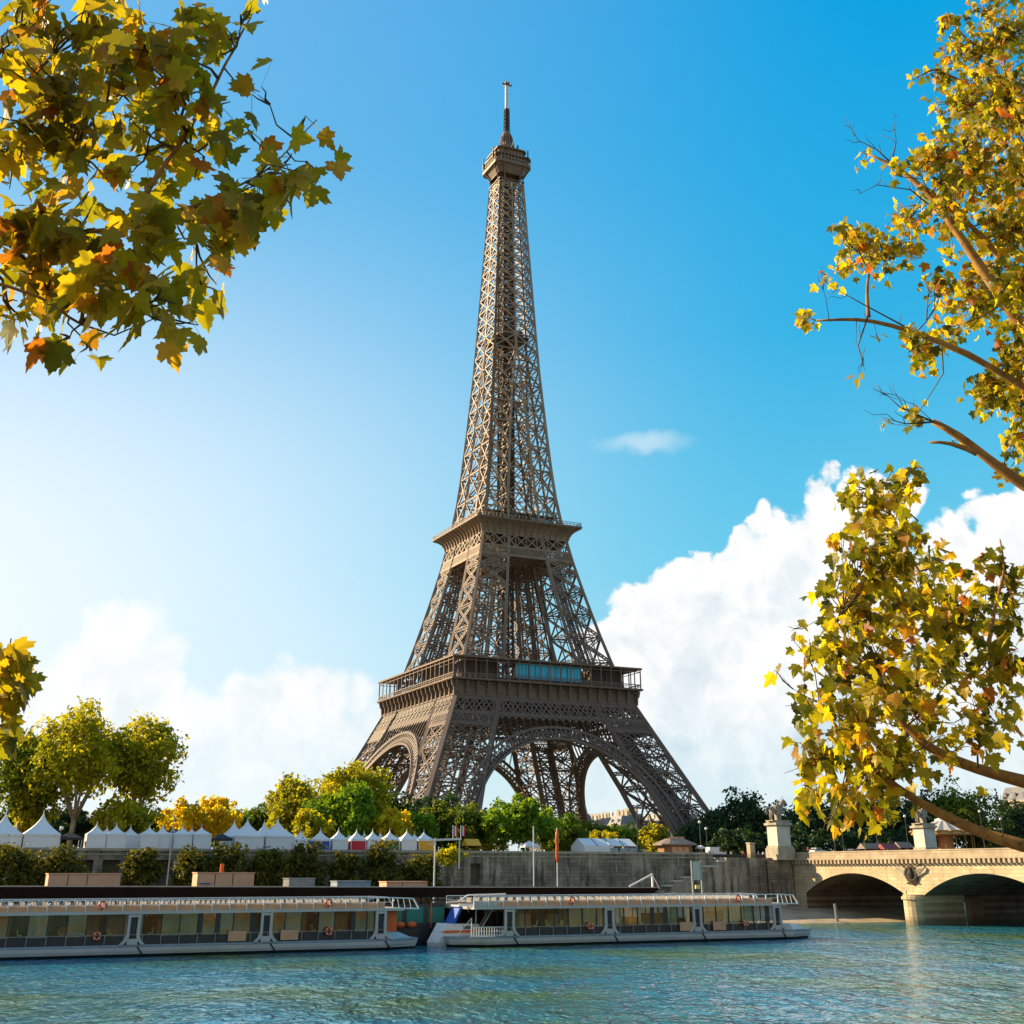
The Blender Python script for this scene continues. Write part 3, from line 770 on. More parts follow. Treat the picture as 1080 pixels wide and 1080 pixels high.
while z < 272:
    for a, b in (((-2.3, -2.3), (2.3, -2.3)), ((2.3, -2.3), (2.3, 2.3)), ((2.3, 2.3), (-2.3, 2.3)), ((-2.3, 2.3), (-2.3, -2.3))):
        mb.bar((*a, z), (*b, z), 0.4); mb.bar((*a, z), (*b, z + 2.2), 0.3); mb.bar((*b, z), (*a, z + 2.2), 0.3)
    if k % 2 == 0: mb.bar((-2.9, -2.6, z), (2.9, 2.6, z + 2.2), 0.9, 0.2)
    z += 2.2; k += 1
for x in (-1.15, 1.15): mb.box(x - 0.45, x + 0.45, -0.5, 0.5, 117.2, 272)
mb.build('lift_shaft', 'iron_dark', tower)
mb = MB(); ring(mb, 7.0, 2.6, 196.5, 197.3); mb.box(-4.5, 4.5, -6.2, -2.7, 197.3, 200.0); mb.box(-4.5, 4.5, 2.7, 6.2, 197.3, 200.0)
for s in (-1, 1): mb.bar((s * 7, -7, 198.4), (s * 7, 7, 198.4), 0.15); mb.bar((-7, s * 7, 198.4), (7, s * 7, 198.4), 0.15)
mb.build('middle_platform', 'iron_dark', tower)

# top platform
mb = MB()
def octa(r, c, z):    # square with cut corners
    return [(-r, -r + c, z), (-r + c, -r, z), (r - c, -r, z), (r, -r + c, z), (r, r - c, z), (r - c, r, z), (-r + c, r, z), (-r, r - c, z)]
def loft(mb, a, b):
    n = len(a); mb.add(a + b, [(i, (i + 1) % n, (i + 1) % n + n, i + n) for i in range(n)])
def slab(mb, r, c, z0, z1):
    a, b = octa(r, c, z0), octa(r, c, z1); loft(mb, a, b); mb.add(a, [tuple(reversed(range(8)))]); mb.add(b, [tuple(range(8))])
pf = [(5.4, 268.0), (5.6, 271.0), (6.3, 274.0), (7.6, 276.6), (8.2, 277.6)]
for sx in (-1, 1):
    for sy in (-1, 1):
        for (r0, z0), (r1_, z1) in zip(pf, pf[1:]):
            mb.bar((sx * r0, sy * r0 * .62, z0), (sx * r1_, sy * r1_ * .62, z1), 0.45, 0.5); mb.bar((sx * r0 * .62, sy * r0, z0), (sx * r1_ * .62, sy * r1_, z1), 0.45, 0.5)
for (r0, z0), (r1_, z1) in zip(pf[2:], pf[3:]): loft(mb, octa(r0 - .5, 1.2, z0), octa(r1_ - .5, 1.6, z1))
for z in (271, 274.2):
    for s in (-1, 1): mb.bar((s * 5.7, -5.7, z), (s * 5.7, 5.7, z), 0.45); mb.bar((-5.7, s * 5.7, z), (5.7, s * 5.7, z), 0.45)
mb.build('top_bracket', 'iron_deck', tower, norm=False)
mb = MB(); slab(mb, 8.5, 1.8, 277.6, 279.0); slab(mb, 7.4, 1.5, 279.0, 281.8); slab(mb, 8.6, 1.8, 281.8, 282.5); slab(mb, 6.0, 1.2, 282.5, 286.0); slab(mb, 7.0, 1.5, 286.0, 286.6)
tp = mb.build('top_platform', 'iron_deck', tower)
mb = MB()
for s in (-1, 1):
    for i in range(9):
        x = -6.4 + 12.8 * i / 8
        mb.bar((x, s * 8.45, 279), (x, s * 8.45, 281.8), 0.22); mb.bar((s * 8.45, x, 279), (s * 8.45, x, 281.8), 0.22)
    mb.bar((-6.5, s * 8.45, 280.2), (6.5, s * 8.45, 280.2), 0.25); mb.bar((s * 8.45, -6.5, 280.2), (s * 8.45, 6.5, 280.2), 0.25)
mb.build('railing', 'iron', tp)
mb = MB()
for i in range(4):
    x = -4.6 + 3.1 * i
    for s in (-1, 1):
        mb = MB(); mb.box(x - .9, x + .9, s * 7.45 - .05, s * 7.45 + .05, 279.5, 281.4); mb.build('window', 'window_dark', tp)
        mb = MB(); mb.box(s * 7.45 - .05, s * 7.45 + .05, x - .9, x + .9, 279.5, 281.4); mb.build('window', 'window_dark', tp)
# aerials, dishes and cabinets on the roof
mb = MB(); rnd = random.Random(3)
for i in range(70):
    g = rnd.uniform(0, 6.283); r = rnd.uniform(3.0, 7.4); x, y = r * math.cos(g), r * math.sin(g); z = 282.5 if r > 6 else 286.6
    mb = MB(); hgt = rnd.uniform(1.4, 5.0); mb.bar((x, y, z), (x, y, z + hgt), rnd.uniform(0.22, 0.55))
    if rnd.random() < .5: mb.bar((x - .7, y, z + hgt * .8), (x + .7, y, z + hgt * .8), 0.16); mb.bar((x, y - .7, z + hgt * .6), (x, y + .7, z + hgt * .6), 0.16)
    if rnd.random() < .3: mb.box(x - .6, x + .6, y - .6, y + .6, z, z + rnd.uniform(.8, 2.0))
    mb.build('aerial', 'iron_dark', tower)
for x, y in ((-8.9, -5), (9.0, -3), (-8.9, 5), (6, -9)): mb = MB(); mb.bar((x, y, 280), (x, y, 285.5), 0.4); mb.bar((x, y, 280.5), (x * .9, y * .9, 280.5), 0.2); mb.build('aerial', 'iron_dark', tower)
mb = MB(); mb.lathe([(4.6, 286.6), (4.4, 288.6), (3.6, 290.6), (2.6, 292.2), (2.3, 295), (2.6, 295.3), (2.2, 297), (1.2, 299)], n=12)
for i in range(12):
    g = 2 * math.pi * i / 12; mb.bar((3.8 * math.cos(g), 3.8 * math.sin(g), 286.6), (2.4 * math.cos(g), 2.4 * math.sin(g), 296), 0.35)
mb.build('lantern', 'iron_deck', tower)
mb = MB()
for s in ((-1, -1), (1, -1), (1, 1), (-1, 1)): mb.bar((s[0] * .95, s[1] * .95, 298), (s[0] * .8, s[1] * .8, 311), 0.35)
for i in range(13):
    z = 298 + i; r = 1.5 if i % 2 else 1.2
    mb.box(-r, r, -.2, .2, z, z + .35); mb.box(-.2, .2, -r, r, z, z + .35); mb.box(-.8, .8, -.8, .8, z + .35, z + .75)
mb.build('aerial_mast', 'iron_dark', tower)
mb = MB(); mb.lathe([(0.78, 311), (0.78, 323.6), (0.6, 323.8)], n=12)
for z in (315, 319): mb.lathe([(0.86, z), (0.86, z + .25)], n=12)
mb.build('white_antenna', 'mast_white', tower, smooth=False)
mb = MB(); mb.box(-2.4, 2.4, -.25, .25, 324, 324.5); mb.box(-.25, .25, -2.4, 2.4, 324, 324.5); mb.box(-.9, .9, -.9, .9, 323.6, 325.2)
mb.bar((0, 0, 325), (0, 0, 327.2), 0.22)
for s in (-2.3, 2.3): mb.bar((s, 0, 323.4), (s, 0, 325.4), 0.25)
mb.build('antenna_head', 'iron_dark', tower)

# ------------------------------------------------------------------ quay walls
def river_root(name, label, cat, u, v, z, group=None): return thing(name, label, cat, uv(u, v, z), AL, group)
def upx(px, py, v): return u_of(onv(px, py, v))

uE = upx(752, 900, WV)
wall = river_root('quay_wall', 'long dark stone quay wall with openings and pale streaks, below the tents', 'wall', 0, WV, 0)
u_op0, u_op1 = upx(-40, 912, WV), upx(330, 912, WV)
uD0, uD1 = upx(496, 918, WV), upx(507, 918, WV)
mb = MB()
mb.box(-900, uD0, 0, 1.2, 10.8, 12.2); mb.box(-900, u_op0, 0, 1.2, -1, 10.8); mb.box(u_op0, u_op1, 0, 1.2, -1, 8.4); mb.box(u_op1, uD0, 0, 1.2, -1, 10.8)
x = u_op0; step = 4.4
while x < u_op1 - step:
    mb.box(x + 2.9, x + step, 0, 1.2, 8.4, 10.8); x += step
mb.box(x, u_op1, 0, 1.2, 8.4, 10.8)
mb.box(u_op0, u_op1, 3.4, 3.8, 8.2, 11)
mb.box(uD0, uD1, 0, 1.2, 10.4, 12.2); mb.box(uD1, uE, 0, 1.2, -1, 12.2); mb.box(uD0, uD1, 2.2, 2.5, -1, 10.4); mb.box(uD0, uD1, 0, 2.4, -1, 6.6)
mb.box(uD0 - .3, uD1 + 2.2, -0.5, -.003, 5.5, 11.6); mb.v = mb.v  # raised buttress round the doorway
mb.v = mb.v[:-8]; mb.f = mb.f[:-6]
for b in (uD0 - 1.6, uD1 + .2): mb.box(b, b + 1.4, -.5, -.003, -1, 11.7)
mb.build('masonry', 'quay_stone', wall)
mb = MB(); mb.box(-900, uE, -0.25, 1.35, 12.2, 12.62); mb.box(-900, uE, -0.12, -.003, 11.55, 11.75)
mb.build('coping', 'stone', wall)

sw = river_root('stair_wall', 'stained stone quay wall with a stepped stair end, next to the bridge', 'wall', 0, WV, 0)
WVs = WV + 3.0
def pl(px, py): p = onv(px, py, WVs); return (u_of(p), -3.0, p.z)
u0s, u1s = pl(691, 940)[0], -19.0
steps = [(691, 942), (700, 938.5), (700, 935), (709, 935), (709, 930), (720, 930), (720, 926), (734, 926), (734, 919), (742, 919), (742, 914.5), (757, 914.5), (757, 909), (766, 909), (766, 904.5)]
poly = [pl(*s) for s in steps]
poly = [(u0s, -3.0, -1.0)] + poly + [(u1s, -3.0, poly[-1][2]), (u1s, -3.0, -1.0)]
mb = MB(); mb.extrude(poly, (0, 0, 0), (0, 0.9, 0))
ztop = poly[-3][2]
mb.box(poly[-3][0], u1s, -2.09, 3.2, 2.0, ztop)
mb.box(u1s - 7.2, u1s - 5.6, -3.35, -3.003, -1, ztop - .3); mb.box(u1s - 5.2, u1s + 1.2, -3.5, -3.003, -1, ztop - .5)
mb.build('masonry', 'quay_stone', sw)
# treads of the flight behind the stepped parapet
mb = MB(); a0, a1 = poly[2][0], poly[-3][0]
for i in range(24):
    t = i / 24; zz = 2.6 + (ztop - 2.6) * (i + 1) / 24
    mb.box(a0 + (a1 - a0) * t, a0 + (a1 - a0) * (i + 1) / 24 - .003, -2.09, -.003, 2.0, zz)
mb.build('stair_flight', 'stone', sw)
mb = MB()
for a, b in zip(poly[2:-2], poly[3:-2]):
    if abs(a[2] - b[2]) < .15 and b[0] - a[0] > .5: mb.box(a[0] - .1, b[0] + .05, -3.2, -1.95, a[2], a[2] + .28)
mb.build('coping', 'pale_stone', sw)

# ------------------------------------------------------------------ the bridge
bridge = river_root('stone_bridge', 'cream stone arch bridge with eagle emblem and dark cornice, crossing to the right', 'bridge', 0, 0, 0)
A0, SP, PW, ZS, RISE, NARCH, ZD = 184.0, 30.0, 4.5, 4.9, 3.8, 6, 11.0
RAD = ((SP / 2) ** 2 + RISE ** 2) / (2 * RISE)
def arch_z(t): return ZS + RISE - RAD + math.sqrt(RAD * RAD - (t - SP / 2) ** 2)
XF, XB = -17.5, 17.5
mb = MB(); sof = MB(); NS = 24
for k in range(NARCH):
    b = A0 + k * (SP + PW)
    for i in range(NS):
        t0, t1 = SP * i / NS, SP * (i + 1) / NS; z0, z1 = arch_z(t0), arch_z(t1); y0, y1 = -(b + t0), -(b + t1)
        for x, s in ((XF, 1), (XB, -1)): mb.add([(x, y0, z0), (x, y1, z1), (x, y1, ZD), (x, y0, ZD)], [(0, 1, 2, 3)])
        sof.add([(XF, y0, z0), (XB, y0, z0), (XB, y1, z1), (XF, y1, z1)], [(0, 1, 2, 3)])
    if k < NARCH - 1:
        for x in (XF, XB): mb.add([(x, -(b + SP), ZS), (x, -(b + SP + PW), ZS), (x, -(b + SP + PW), ZD), (x, -(b + SP), ZD)], [(0, 1, 2, 3)])
mb.add([(XF, -WV, 0), (XF, -A0, 0), (XF, -A0, ZD), (XF, -WV, ZD)], [(0, 1, 2, 3)]); mb.add([(XB, -WV, 0), (XB, -A0, 0), (XB, -A0, ZD), (XB, -WV, ZD)], [(0, 1, 2, 3)])
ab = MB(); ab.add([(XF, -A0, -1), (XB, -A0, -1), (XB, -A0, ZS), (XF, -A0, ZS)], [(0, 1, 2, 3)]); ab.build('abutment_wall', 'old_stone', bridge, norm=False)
ye = -(A0 + NARCH * (SP + PW)); mb.box(XF, XB, ye - 6, ye + PW - .02, -1, ZD)
mb.build('spandrel_wall', 'bridge_stone', bridge, norm=False)
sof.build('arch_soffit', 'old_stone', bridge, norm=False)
for k in range(NARCH):     # archivolts, slightly proud
    mb = MB(); b = A0 + k * (SP + PW)
    for i in range(NS):
        t0, t1 = SP * i / NS, SP * (i + 1) / NS; z0, z1 = arch_z(t0), arch_z(t1)
        mb.add([(XF - .12, -(b + t0), z0 - .02), (XF - .12, -(b + t1), z1 - .02), (XF - .12, -(b + t1), z1 + .75), (XF - .12, -(b + t0), z0 + .75), (XF, -(b + t0), z0 - .02), (XF, -(b + t1), z1 - .02), (XF, -(b + t1), z1 + .75), (XF, -(b + t0), z0 + .75)],
               [(0, 1, 2, 3), (0, 4, 5, 1), (2, 6, 7, 3)])
    mb.build('archivolt', 'bridge_stone', bridge, norm=False)
for k in range(NARCH - 1):
    b = A0 + k * (SP + PW) + SP; yc = -(b + PW / 2); hw = PW / 2
    mb = MB()
    def plan(x0, x1, g=0.0):
        pts = [(x1, yc + hw + g), (x0 + 1.6, yc + hw + g)]
        for j in range(1, 8):
            a = math.pi / 2 + math.pi * j / 8; pts.append((x0 + 1.6 + 1.9 * math.cos(a) * (1 + g * .3), yc + (hw + g) * math.sin(a)))
        pts += [(x0 + 1.6, yc - hw - g), (x1, yc - hw - g)]
        return pts
    def pris(pts, z0, z1): mb.extrude([(x, y, 0) for x, y in pts], (0, 0, z0), (0, 0, z1))
    pris(plan(-19.4, -8.0), -2, 4.25); pris(plan(-19.5, -7.9, .28), 4.25, 4.75); pris(plan(-19.3, -8.0, .05), 4.75, 5.1)
    pr_ = mb.build('pier', 'bridge_stone', bridge); mb = MB()
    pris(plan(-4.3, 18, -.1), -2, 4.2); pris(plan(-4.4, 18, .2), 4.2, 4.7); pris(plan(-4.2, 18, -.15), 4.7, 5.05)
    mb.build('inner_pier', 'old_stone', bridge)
mb = MB(); mb.box(XF - .1, XB + .1, ye - 6, -WV, ZD + .003, 11.5); mb.build('road_deck', 'asphalt', bridge)
for x0, s in ((XF, -1), (XB, 1)):
    mb = MB()
    a, b2 = sorted((x0, x0 + s * .75)); mb.box(a, b2, ye - 6, -WV + 4, 11.12, 11.5)
    y = -WV + 3
    while y > ye:
        a, b2 = sorted((x0 + s * .07, x0 + s * .72)); mb.box(a + .003, b2, y - .55, y, 10.36, 11.117); y -= 1.15
    a, b2 = sorted((x0, x0 + s * .14)); mb.box(a + .003, b2 + .003, ye - 6, -WV + 3, 10.10, 10.32)
    mb.build('cornice', 'parapet_stone', bridge)
    mb = MB(); a, b2 = sorted((x0 + s * .004, x0 + s * .06)); mb.box(a, b2, ye - 6, -WV + 3, 10.33, 11.115); mb.build('cornice_band', 'cornice_dark', bridge)
    mb = MB(); a, b2 = sorted((x0 - s * .25, x0 + s * .35)); mb.box(a, b2, ye - 6, -WV + 2, 11.503, 12.5); mb.box(a - .08, b2 + .08, ye - 6, -WV + 2, 12.503, 12.72)
    mb.build('parapet', 'parapet_stone', bridge)
def emblem(yc):
    mb = MB(); x = XF - .25; zc = 8.3
    for rr, t in ((1.15, .34), (0.72, .22)):
        pts = [(x, yc + rr * math.cos(2 * math.pi * i / 20), zc + rr * 1.25 * math.sin(2 * math.pi * i / 20)) for i in range(21)]
        mb.tube(pts, t, 6)
    ws = []
    for s in (-1, 1):    # spread wings
        w = MB(); ws.append(w)
        pr = [(0.9, .9), (1.7, 1.65), (2.7, 1.75), (3.25, 1.2), (2.9, .45), (2.2, .1), (1.6, -.35), (1.1, -.5)]
        w.extrude([(x + .1, yc + s * a, zc + b) for a, b in pr], (-.25, 0, 0), (.12, 0, 0))
        for j in range(5): w.bar((x - .22, yc + s * (1.1 + .1 * j), zc + .9 - .25 * j), (x - .22, yc + s * (3.0 - .36 * j), zc + 1.5 - .42 * j), .16, .14)
    mb.tube([(x - .15, yc, zc - .9), (x - .35, yc, zc), (x - .3, yc, zc + .8), (x - .3, yc + .1, zc + 1.35)], [.35, .5, .34, .24], 8)
    mb.bar((x - .35, yc + .1, zc + 1.35), (x - .35, yc + .5, zc + 1.25), .16)
    for s in (-1, 1):
        mb.tube([(x, yc + s * 1.3, zc + 1.5), (x, yc + s * 1.9, zc + 2.0), (x, yc + s * 2.5, zc + 2.6)], .13, 5); mb.tube([(x, yc + s * 1.0, zc - 1.2), (x, yc + s * .3, zc - 1.9), (x, yc, zc - 2.3)], .22, 5)
    for j in range(7): mb.lathe([(.02, -.2), (.22, 0), (.02, .2)], (x, yc - 1.1 + .36 * j, zc - 2.0 + .12 * (j % 2)), 6)
    mb.v = [(a, yc + (b - yc) * 1.3, zc + (c - zc) * .8 + .3) for a, b, c in mb.v]; e = mb.build('eagle_emblem', 'cornice_dark', bridge)
    for w in ws: w.v = [(a, yc + (b - yc) * 1.3, zc + (c - zc) * .8 + .2) for a, b, c in w.v]; w.build('wing', 'stone', e)
for k in range(3): emblem(-(A0 + SP + PW / 2 + k * (SP + PW)))

# ------------------------------------------------------------------ figures with a skin surface
def skin_fig(name, verts, edges, rad, m, parent, root=0, sub=1):
    me = bpy.data.meshes.new(name); me.from_pydata([tuple(v) for v in verts], edges, []); me.update()
    o = bpy.data.objects.new(name, me); C.objects.link(o)
    md = o.modifiers.new('skin', 'SKIN'); md.use_smooth_shade = True
    for i, r in enumerate(rad):
        r = r if isinstance(r, tuple) else (r, r)
        me.skin_vertices[0].data[i].radius = r
        me.skin_vertices[0].data[i].use_root = (i == root)
    sb = o.modifiers.new('sub', 'SUBSURF'); sb.levels = sub; sb.render_levels = sub
    me.materials.append(M[m]); o.parent = parent
    return o

def pedestal(u, label):
    r = river_root('pedestal', label, 'pedestal', u, 180.2, 11.2); r.scale = (.88, .88, 1)
    mb = MB(); mb.box(-2.5, 2.5, -2.5, 2.5, 0, 2.3); mb.box(-2.25, 2.25, -2.25, 2.25, 2.3, 2.75); mb.build('plinth', 'stone', r)
    mb = MB(); mb.box(-1.95, 1.95, -1.95, 1.95, 2.753, 6.55)
    for s in (-1, 1): mb.box(-1.5, 1.5, s * 1.99 - .04, s * 1.99 + .04, 3.2, 6.1)
    mb.build('shaft', 'pale_stone', r)
    mb = MB(); mb.box(-2.1, 2.1, -2.1, 2.1, 6.553, 6.8); mb.box(-2.45, 2.45, -2.45, 2.45, 6.803, 7.25); mb.box(-2.0, 2.0, -2.0, 2.0, 7.253, 7.6); mb.build('cap', 'stone', r)
    return r
def horse_statue(u, label, flip=1):
    r = river_root('horse_statue', label, 'statue', u, 180.2, 18.8)
    f = flip
    V = [(-.9 * f, 0, 1.75), (-.2 * f, 0, 1.7), (.6 * f, 0, 1.85), (1.0 * f, 0, 2.35), (1.25 * f, 0, 2.95), (1.55 * f, 0, 3.15), (1.95 * f, 0, 2.75), (2.1 * f, 0, 2.55),
         (-1.05 * f, .3, 1.3), (-1.25 * f, .3, .75), (-1.1 * f, .3, .1), (-1.0 * f, -.3, 1.3), (-1.35 * f, -.3, .75), (-1.2 * f, -.3, .1),
         (.75 * f, .3, 1.2), (.8 * f, .3, .65), (.75 * f, .3, .1), (.8 * f, -.3, 1.3), (1.3 * f, -.3, 1.2), (1.3 * f, -.3, .7),
         (-1.35 * f, 0, 2.0), (-1.9 * f, 0, 2.1), (-2.15 * f, 0, 1.6), (-1.95 * f, 0, 1.0), (1.4 * f, .13, 3.4), (1.4 * f, -.13, 3.4)]
    E_ = [(0, 1), (1, 2), (2, 3), (3, 4), (4, 5), (5, 6), (6, 7), (0, 8), (8, 9), (9, 10), (0, 11), (11, 12), (12, 13), (2, 14), (14, 15), (15, 16), (2, 17), (17, 18), (18, 19), (0, 20), (20, 21), (21, 22), (22, 23), (5, 24), (5, 25)]
    Q = [.55, .58, .58, .42, .33, .26, .18, .14, .3, .17, .13, .3, .17, .13, .25, .15, .12, .25, .15, .11, .14, .2, .22, .14, .07, .07]
    skin_fig('horse', V, E_, Q, 'statue_stone', r, 1, 2)
    V = [(-.35 * f, -.95, 1.45), (-.35 * f, -.95, 2.05), (-.32 * f, -.95, 2.45), (-.3 * f, -.95, 2.68), (-.28 * f, -.95, 2.95), (-.55 * f, -.95, .8), (-.55 * f, -.95, .1), (-.1 * f, -.95, .8), (0, -.95, .1), (-.7 * f, -.95, 2.2), (-.8 * f, -.9, 1.6), (.1 * f, -.9, 2.2), (.5 * f, -.6, 2.35), (.8 * f, -.35, 2.5)]
    E_ = [(0, 1), (1, 2), (2, 3), (3, 4), (0, 5), (5, 6), (0, 7), (7, 8), (2, 9), (9, 10), (2, 11), (11, 12), (12, 13)]
    skin_fig('warrior', V, E_, [.28, .3, .27, .12, .2, .2, .12, .2, .12, .14, .1, .14, .1, .08], 'statue_stone', r, 0, 2)
    mb = MB(); mb.box(-1.9, 1.9, -1.5, .9, 0, .14); mb.box(-.3, .5, -.5, .45, .14, 1.2); mb.build('base', 'statue_stone', r)
    r.scale = (1.32, 1.1, 1.32)
    return r
pedestal(-20.4, 'pale stone pedestal under the horse statue at the near side of the bridge end')
horse_statue(-20.4, 'dark stone statue of a warrior beside a horse on the pedestal before the dark trees')
pedestal(20.4, 'pale stone pedestal beside the carousel at the far side of the bridge end')
horse_statue(20.4, 'stone horse statue half hidden by leaves on the pedestal beside the carousel', 1)
p = onv(792.5, 903, 178.5)
r = thing('stone_post', 'short square stone gate post on the quay wall left of the statue', 'post', (p.x, p.y, 11.4), AL)
mb = MB(); mb.box(-.62, .62, -.62, .62, 0, 2.9); mb.build('shaft', 'parapet_stone', r); mb = MB(); mb.box(-.72, .72, -.72, .72, 2.903, 3.2); mb.build('cap', 'parapet_stone', r)

# ------------------------------------------------------------------ tents along the quay
def pagoda(s, eave, peak, wall_m, label, loc, group, panel_m=None):
    r = thing('pagoda_tent', label, 'tent', loc, AL, group)
    mb = MB(); n = 8
    prof = [(s * (1 - t) ** 1.75 + .06, eave + (peak - eave) * t) for t in [i / n for i in range(n + 1)]]
    ring_ = [(-1, -1), (0, -1), (1, -1), (1, 0), (1, 1), (0, 1), (-1, 1), (-1, 0)]
    for i in range(n):
        (r0, z0), (r1_, z1) = prof[i], prof[i + 1]
        for k in range(8):
            a, b = ring_[k], ring_[(k + 1) % 8]
            f = lambda c, q: (c[0] * q * (1 if 0 not in c else .96), c[1] * q * (1 if 0 not in c else .96))
            mb.add([(*f(a, r0), z0), (*f(b, r0), z0), (*f(b, r1_), z1), (*f(a, r1_), z1)], [(0, 1, 2, 3)])
    for k in range(8):
        a, b = ring_[k], ring_[(k + 1) % 8]
        mb.add([(a[0] * s * 1.01, a[1] * s * 1.01, eave + .02), (b[0] * s * 1.01, b[1] * s * 1.01, eave + .02), (b[0] * s * 1.01, b[1] * s * 1.01, eave - .3), (a[0] * s * 1.01, a[1] * s * 1.01, eave - .3)], [(0, 1, 2, 3)])
    mb.build('roof', 'tent_white', r, norm=False)
    mb = MB(); mb.tube([(0, 0, peak - .1), (0, 0, peak + .4)], .06, 6); mb.build('finial', 'white_paint', r)
    mb = MB(); q = s * .97
    mb.box(-q, q, -q, -q + .04, 0, eave - .1); mb.box(-q, q, q - .04, q, 0, eave - .1); mb.box(-q, -q + .04, -q + .05, q - .05, 0, eave - .1); mb.box(q - .04, q, -q + .05, q - .05, 0, eave - .1)
    mb.build('side_wall', wall_m, r)
    for a in (-1, 1):
        for b in (-1, 1): mb = MB(); mb.bar((a * q * 1.01, b * q * 1.01, 0), (a * q * 1.01, b * q * 1.01, eave), .12); mb.build('corner_post', 'white_paint', r)
    return r
def place_tent(px, wpx, ytop, yeave, v, wall_m, label, group):
    p = onv(px, 880, v); sc = p.y / 1390.0
    s = wpx * sc / 2 / 1.08
    top = onv(px, ytop, v).z - GZ; ev = onv(px, yeave, v).z - GZ
    return pagoda(s, ev, top, wall_m, label, (p.x, p.y, GZ + .012), group)
GT = 'white pagoda tents along the upper quay'
place_tent(3, 39, 857, 880, 165, 'tent_white', 'large white pagoda tent cut by the left edge of the photo', GT)
place_tent(43, 39, 857, 880, 165, 'tent_white', 'large white pagoda tent left of the big plane tree trunk', GT)
rows = [(101, 21, 869), (122, 21, 870), (157, 20, 872), (171, 15, 871), (192, 20, 872), (212, 20, 872)]
names = ['small white pagoda tent right of the big plane tree trunk', 'small white pagoda tent just left of the narrow gap with the green door', 'small white pagoda tent just right of the gap in the tent row',
         'narrow white pagoda tent directly left of the tall grey lamp pole', 'small white pagoda tent directly right of the tall grey lamp pole', 'small white pagoda tent at the right end of the left tent row']
for (a, w, t), nm in zip(rows, names): place_tent(a, w, t, 880, 166, 'tent_white', nm, GT)
for (a, w, t), nm in zip([(112, 16, 873), (137, 18, 872), (182, 15, 873), (202, 15, 874)], ['white tent roof peeping between the two small tents by the plane tree', 'white pagoda tent set back behind the gap in the left tent row', 'white tent roof peeping up behind the tall grey lamp pole', 'white tent roof peeping up before the yellow tree']):
    place_tent(a, w, t, 881, 158, 'tent_white', nm, GT)
for (a, w, t, v), nm in zip([(246, 24, 866, 158), (260, 33, 864, 165), (278, 22, 867, 157), (292, 33, 864, 165)], ['white pagoda tent set back, next to the black canopy', 'tall white pagoda tent, left one of the pair right of the black canopy', 'white pagoda tent peak between the tall pair', 'tall white pagoda tent, right one of the pair right of the black canopy']):
    place_tent(a, w, t, 882, v, 'tent_white', nm, GT)
front = [(317, 14, 876, 'tent_white', 'narrow white pagoda tent left of the one with blue walls'), (338, 18, 875, 'blue_cloth', 'white roofed pagoda tent with blue walls'), (357, 18, 875, 'tent_white', 'white pagoda tent between the blue and the red walled tents'), (376, 18, 876, 'red_cloth', 'white roofed pagoda tent with red walls'),
         (393, 17, 876, 'tent_white', 'white pagoda tent between the red and the green walled tents'), (411, 18, 876, 'green_cloth', 'white roofed pagoda tent with green walls'), (429, 18, 876, 'tent_white', 'white pagoda tent between the green and the yellow walled tents'), (447, 18, 877, 'yellow_cloth', 'white roofed pagoda tent with orange yellow walls')]
for a, w, t, m_, nm in front: place_tent(a, w, t, 885.5, 168, m_, nm, GT)
for (a, t), nm in zip([(368, 878), (384, 878), (401, 878), (418, 878), (437, 879)], ['behind the tent with red walls, to its left', 'behind the red walled tent, to its right', 'behind the green walled tent, to its left', 'behind the green walled tent, to its right', 'behind the yellow walled tent']):
    place_tent(a, 13, t, 886, 160, 'tent_white', 'small white tent peak ' + nm, GT)
def canopy_tent(px, v, w, h, m_, label, peak=.9):
    p = onv(px, 890, v); r = thing('canopy_tent', label, 'tent', (p.x, p.y, GZ + .012), AL)
    mb = MB(); mb.add([(-w, -w, h), (w, -w, h), (w, w, h), (-w, w, h), (0, 0, h + peak)], [(0, 1, 4), (1, 2, 4), (2, 3, 4), (3, 0, 4), (3, 2, 1, 0)])
    for a in (-1, 1): mb.box(-w, w, a * w - .02, a * w + .02, h - .35, h - .003); mb.box(a * w - .02, a * w + .02, -w + .03, w - .03, h - .35, h - .003)
    mb.build('canopy', m_, r)
    for a in (-1, 1):
        for b in (-1, 1): mb = MB(); mb.bar((a * w * .95, b * w * .95, 0), (a * w * .95, b * w * .95, h), .1); mb.build('leg', 'white_paint', r)
    return r
canopy_tent(73, 166, 1.9, 2.9, 'tent_black', 'small black canopy between the large tents and the plane tree')
canopy_tent(233, 166, 1.7, 3.0, 'tent_black', 'small black canopy between the white tent rows')
canopy_tent(558, 160, 1.8, 2.4, 'tent_white', 'small white canopy under the bright green tree', 1.0)

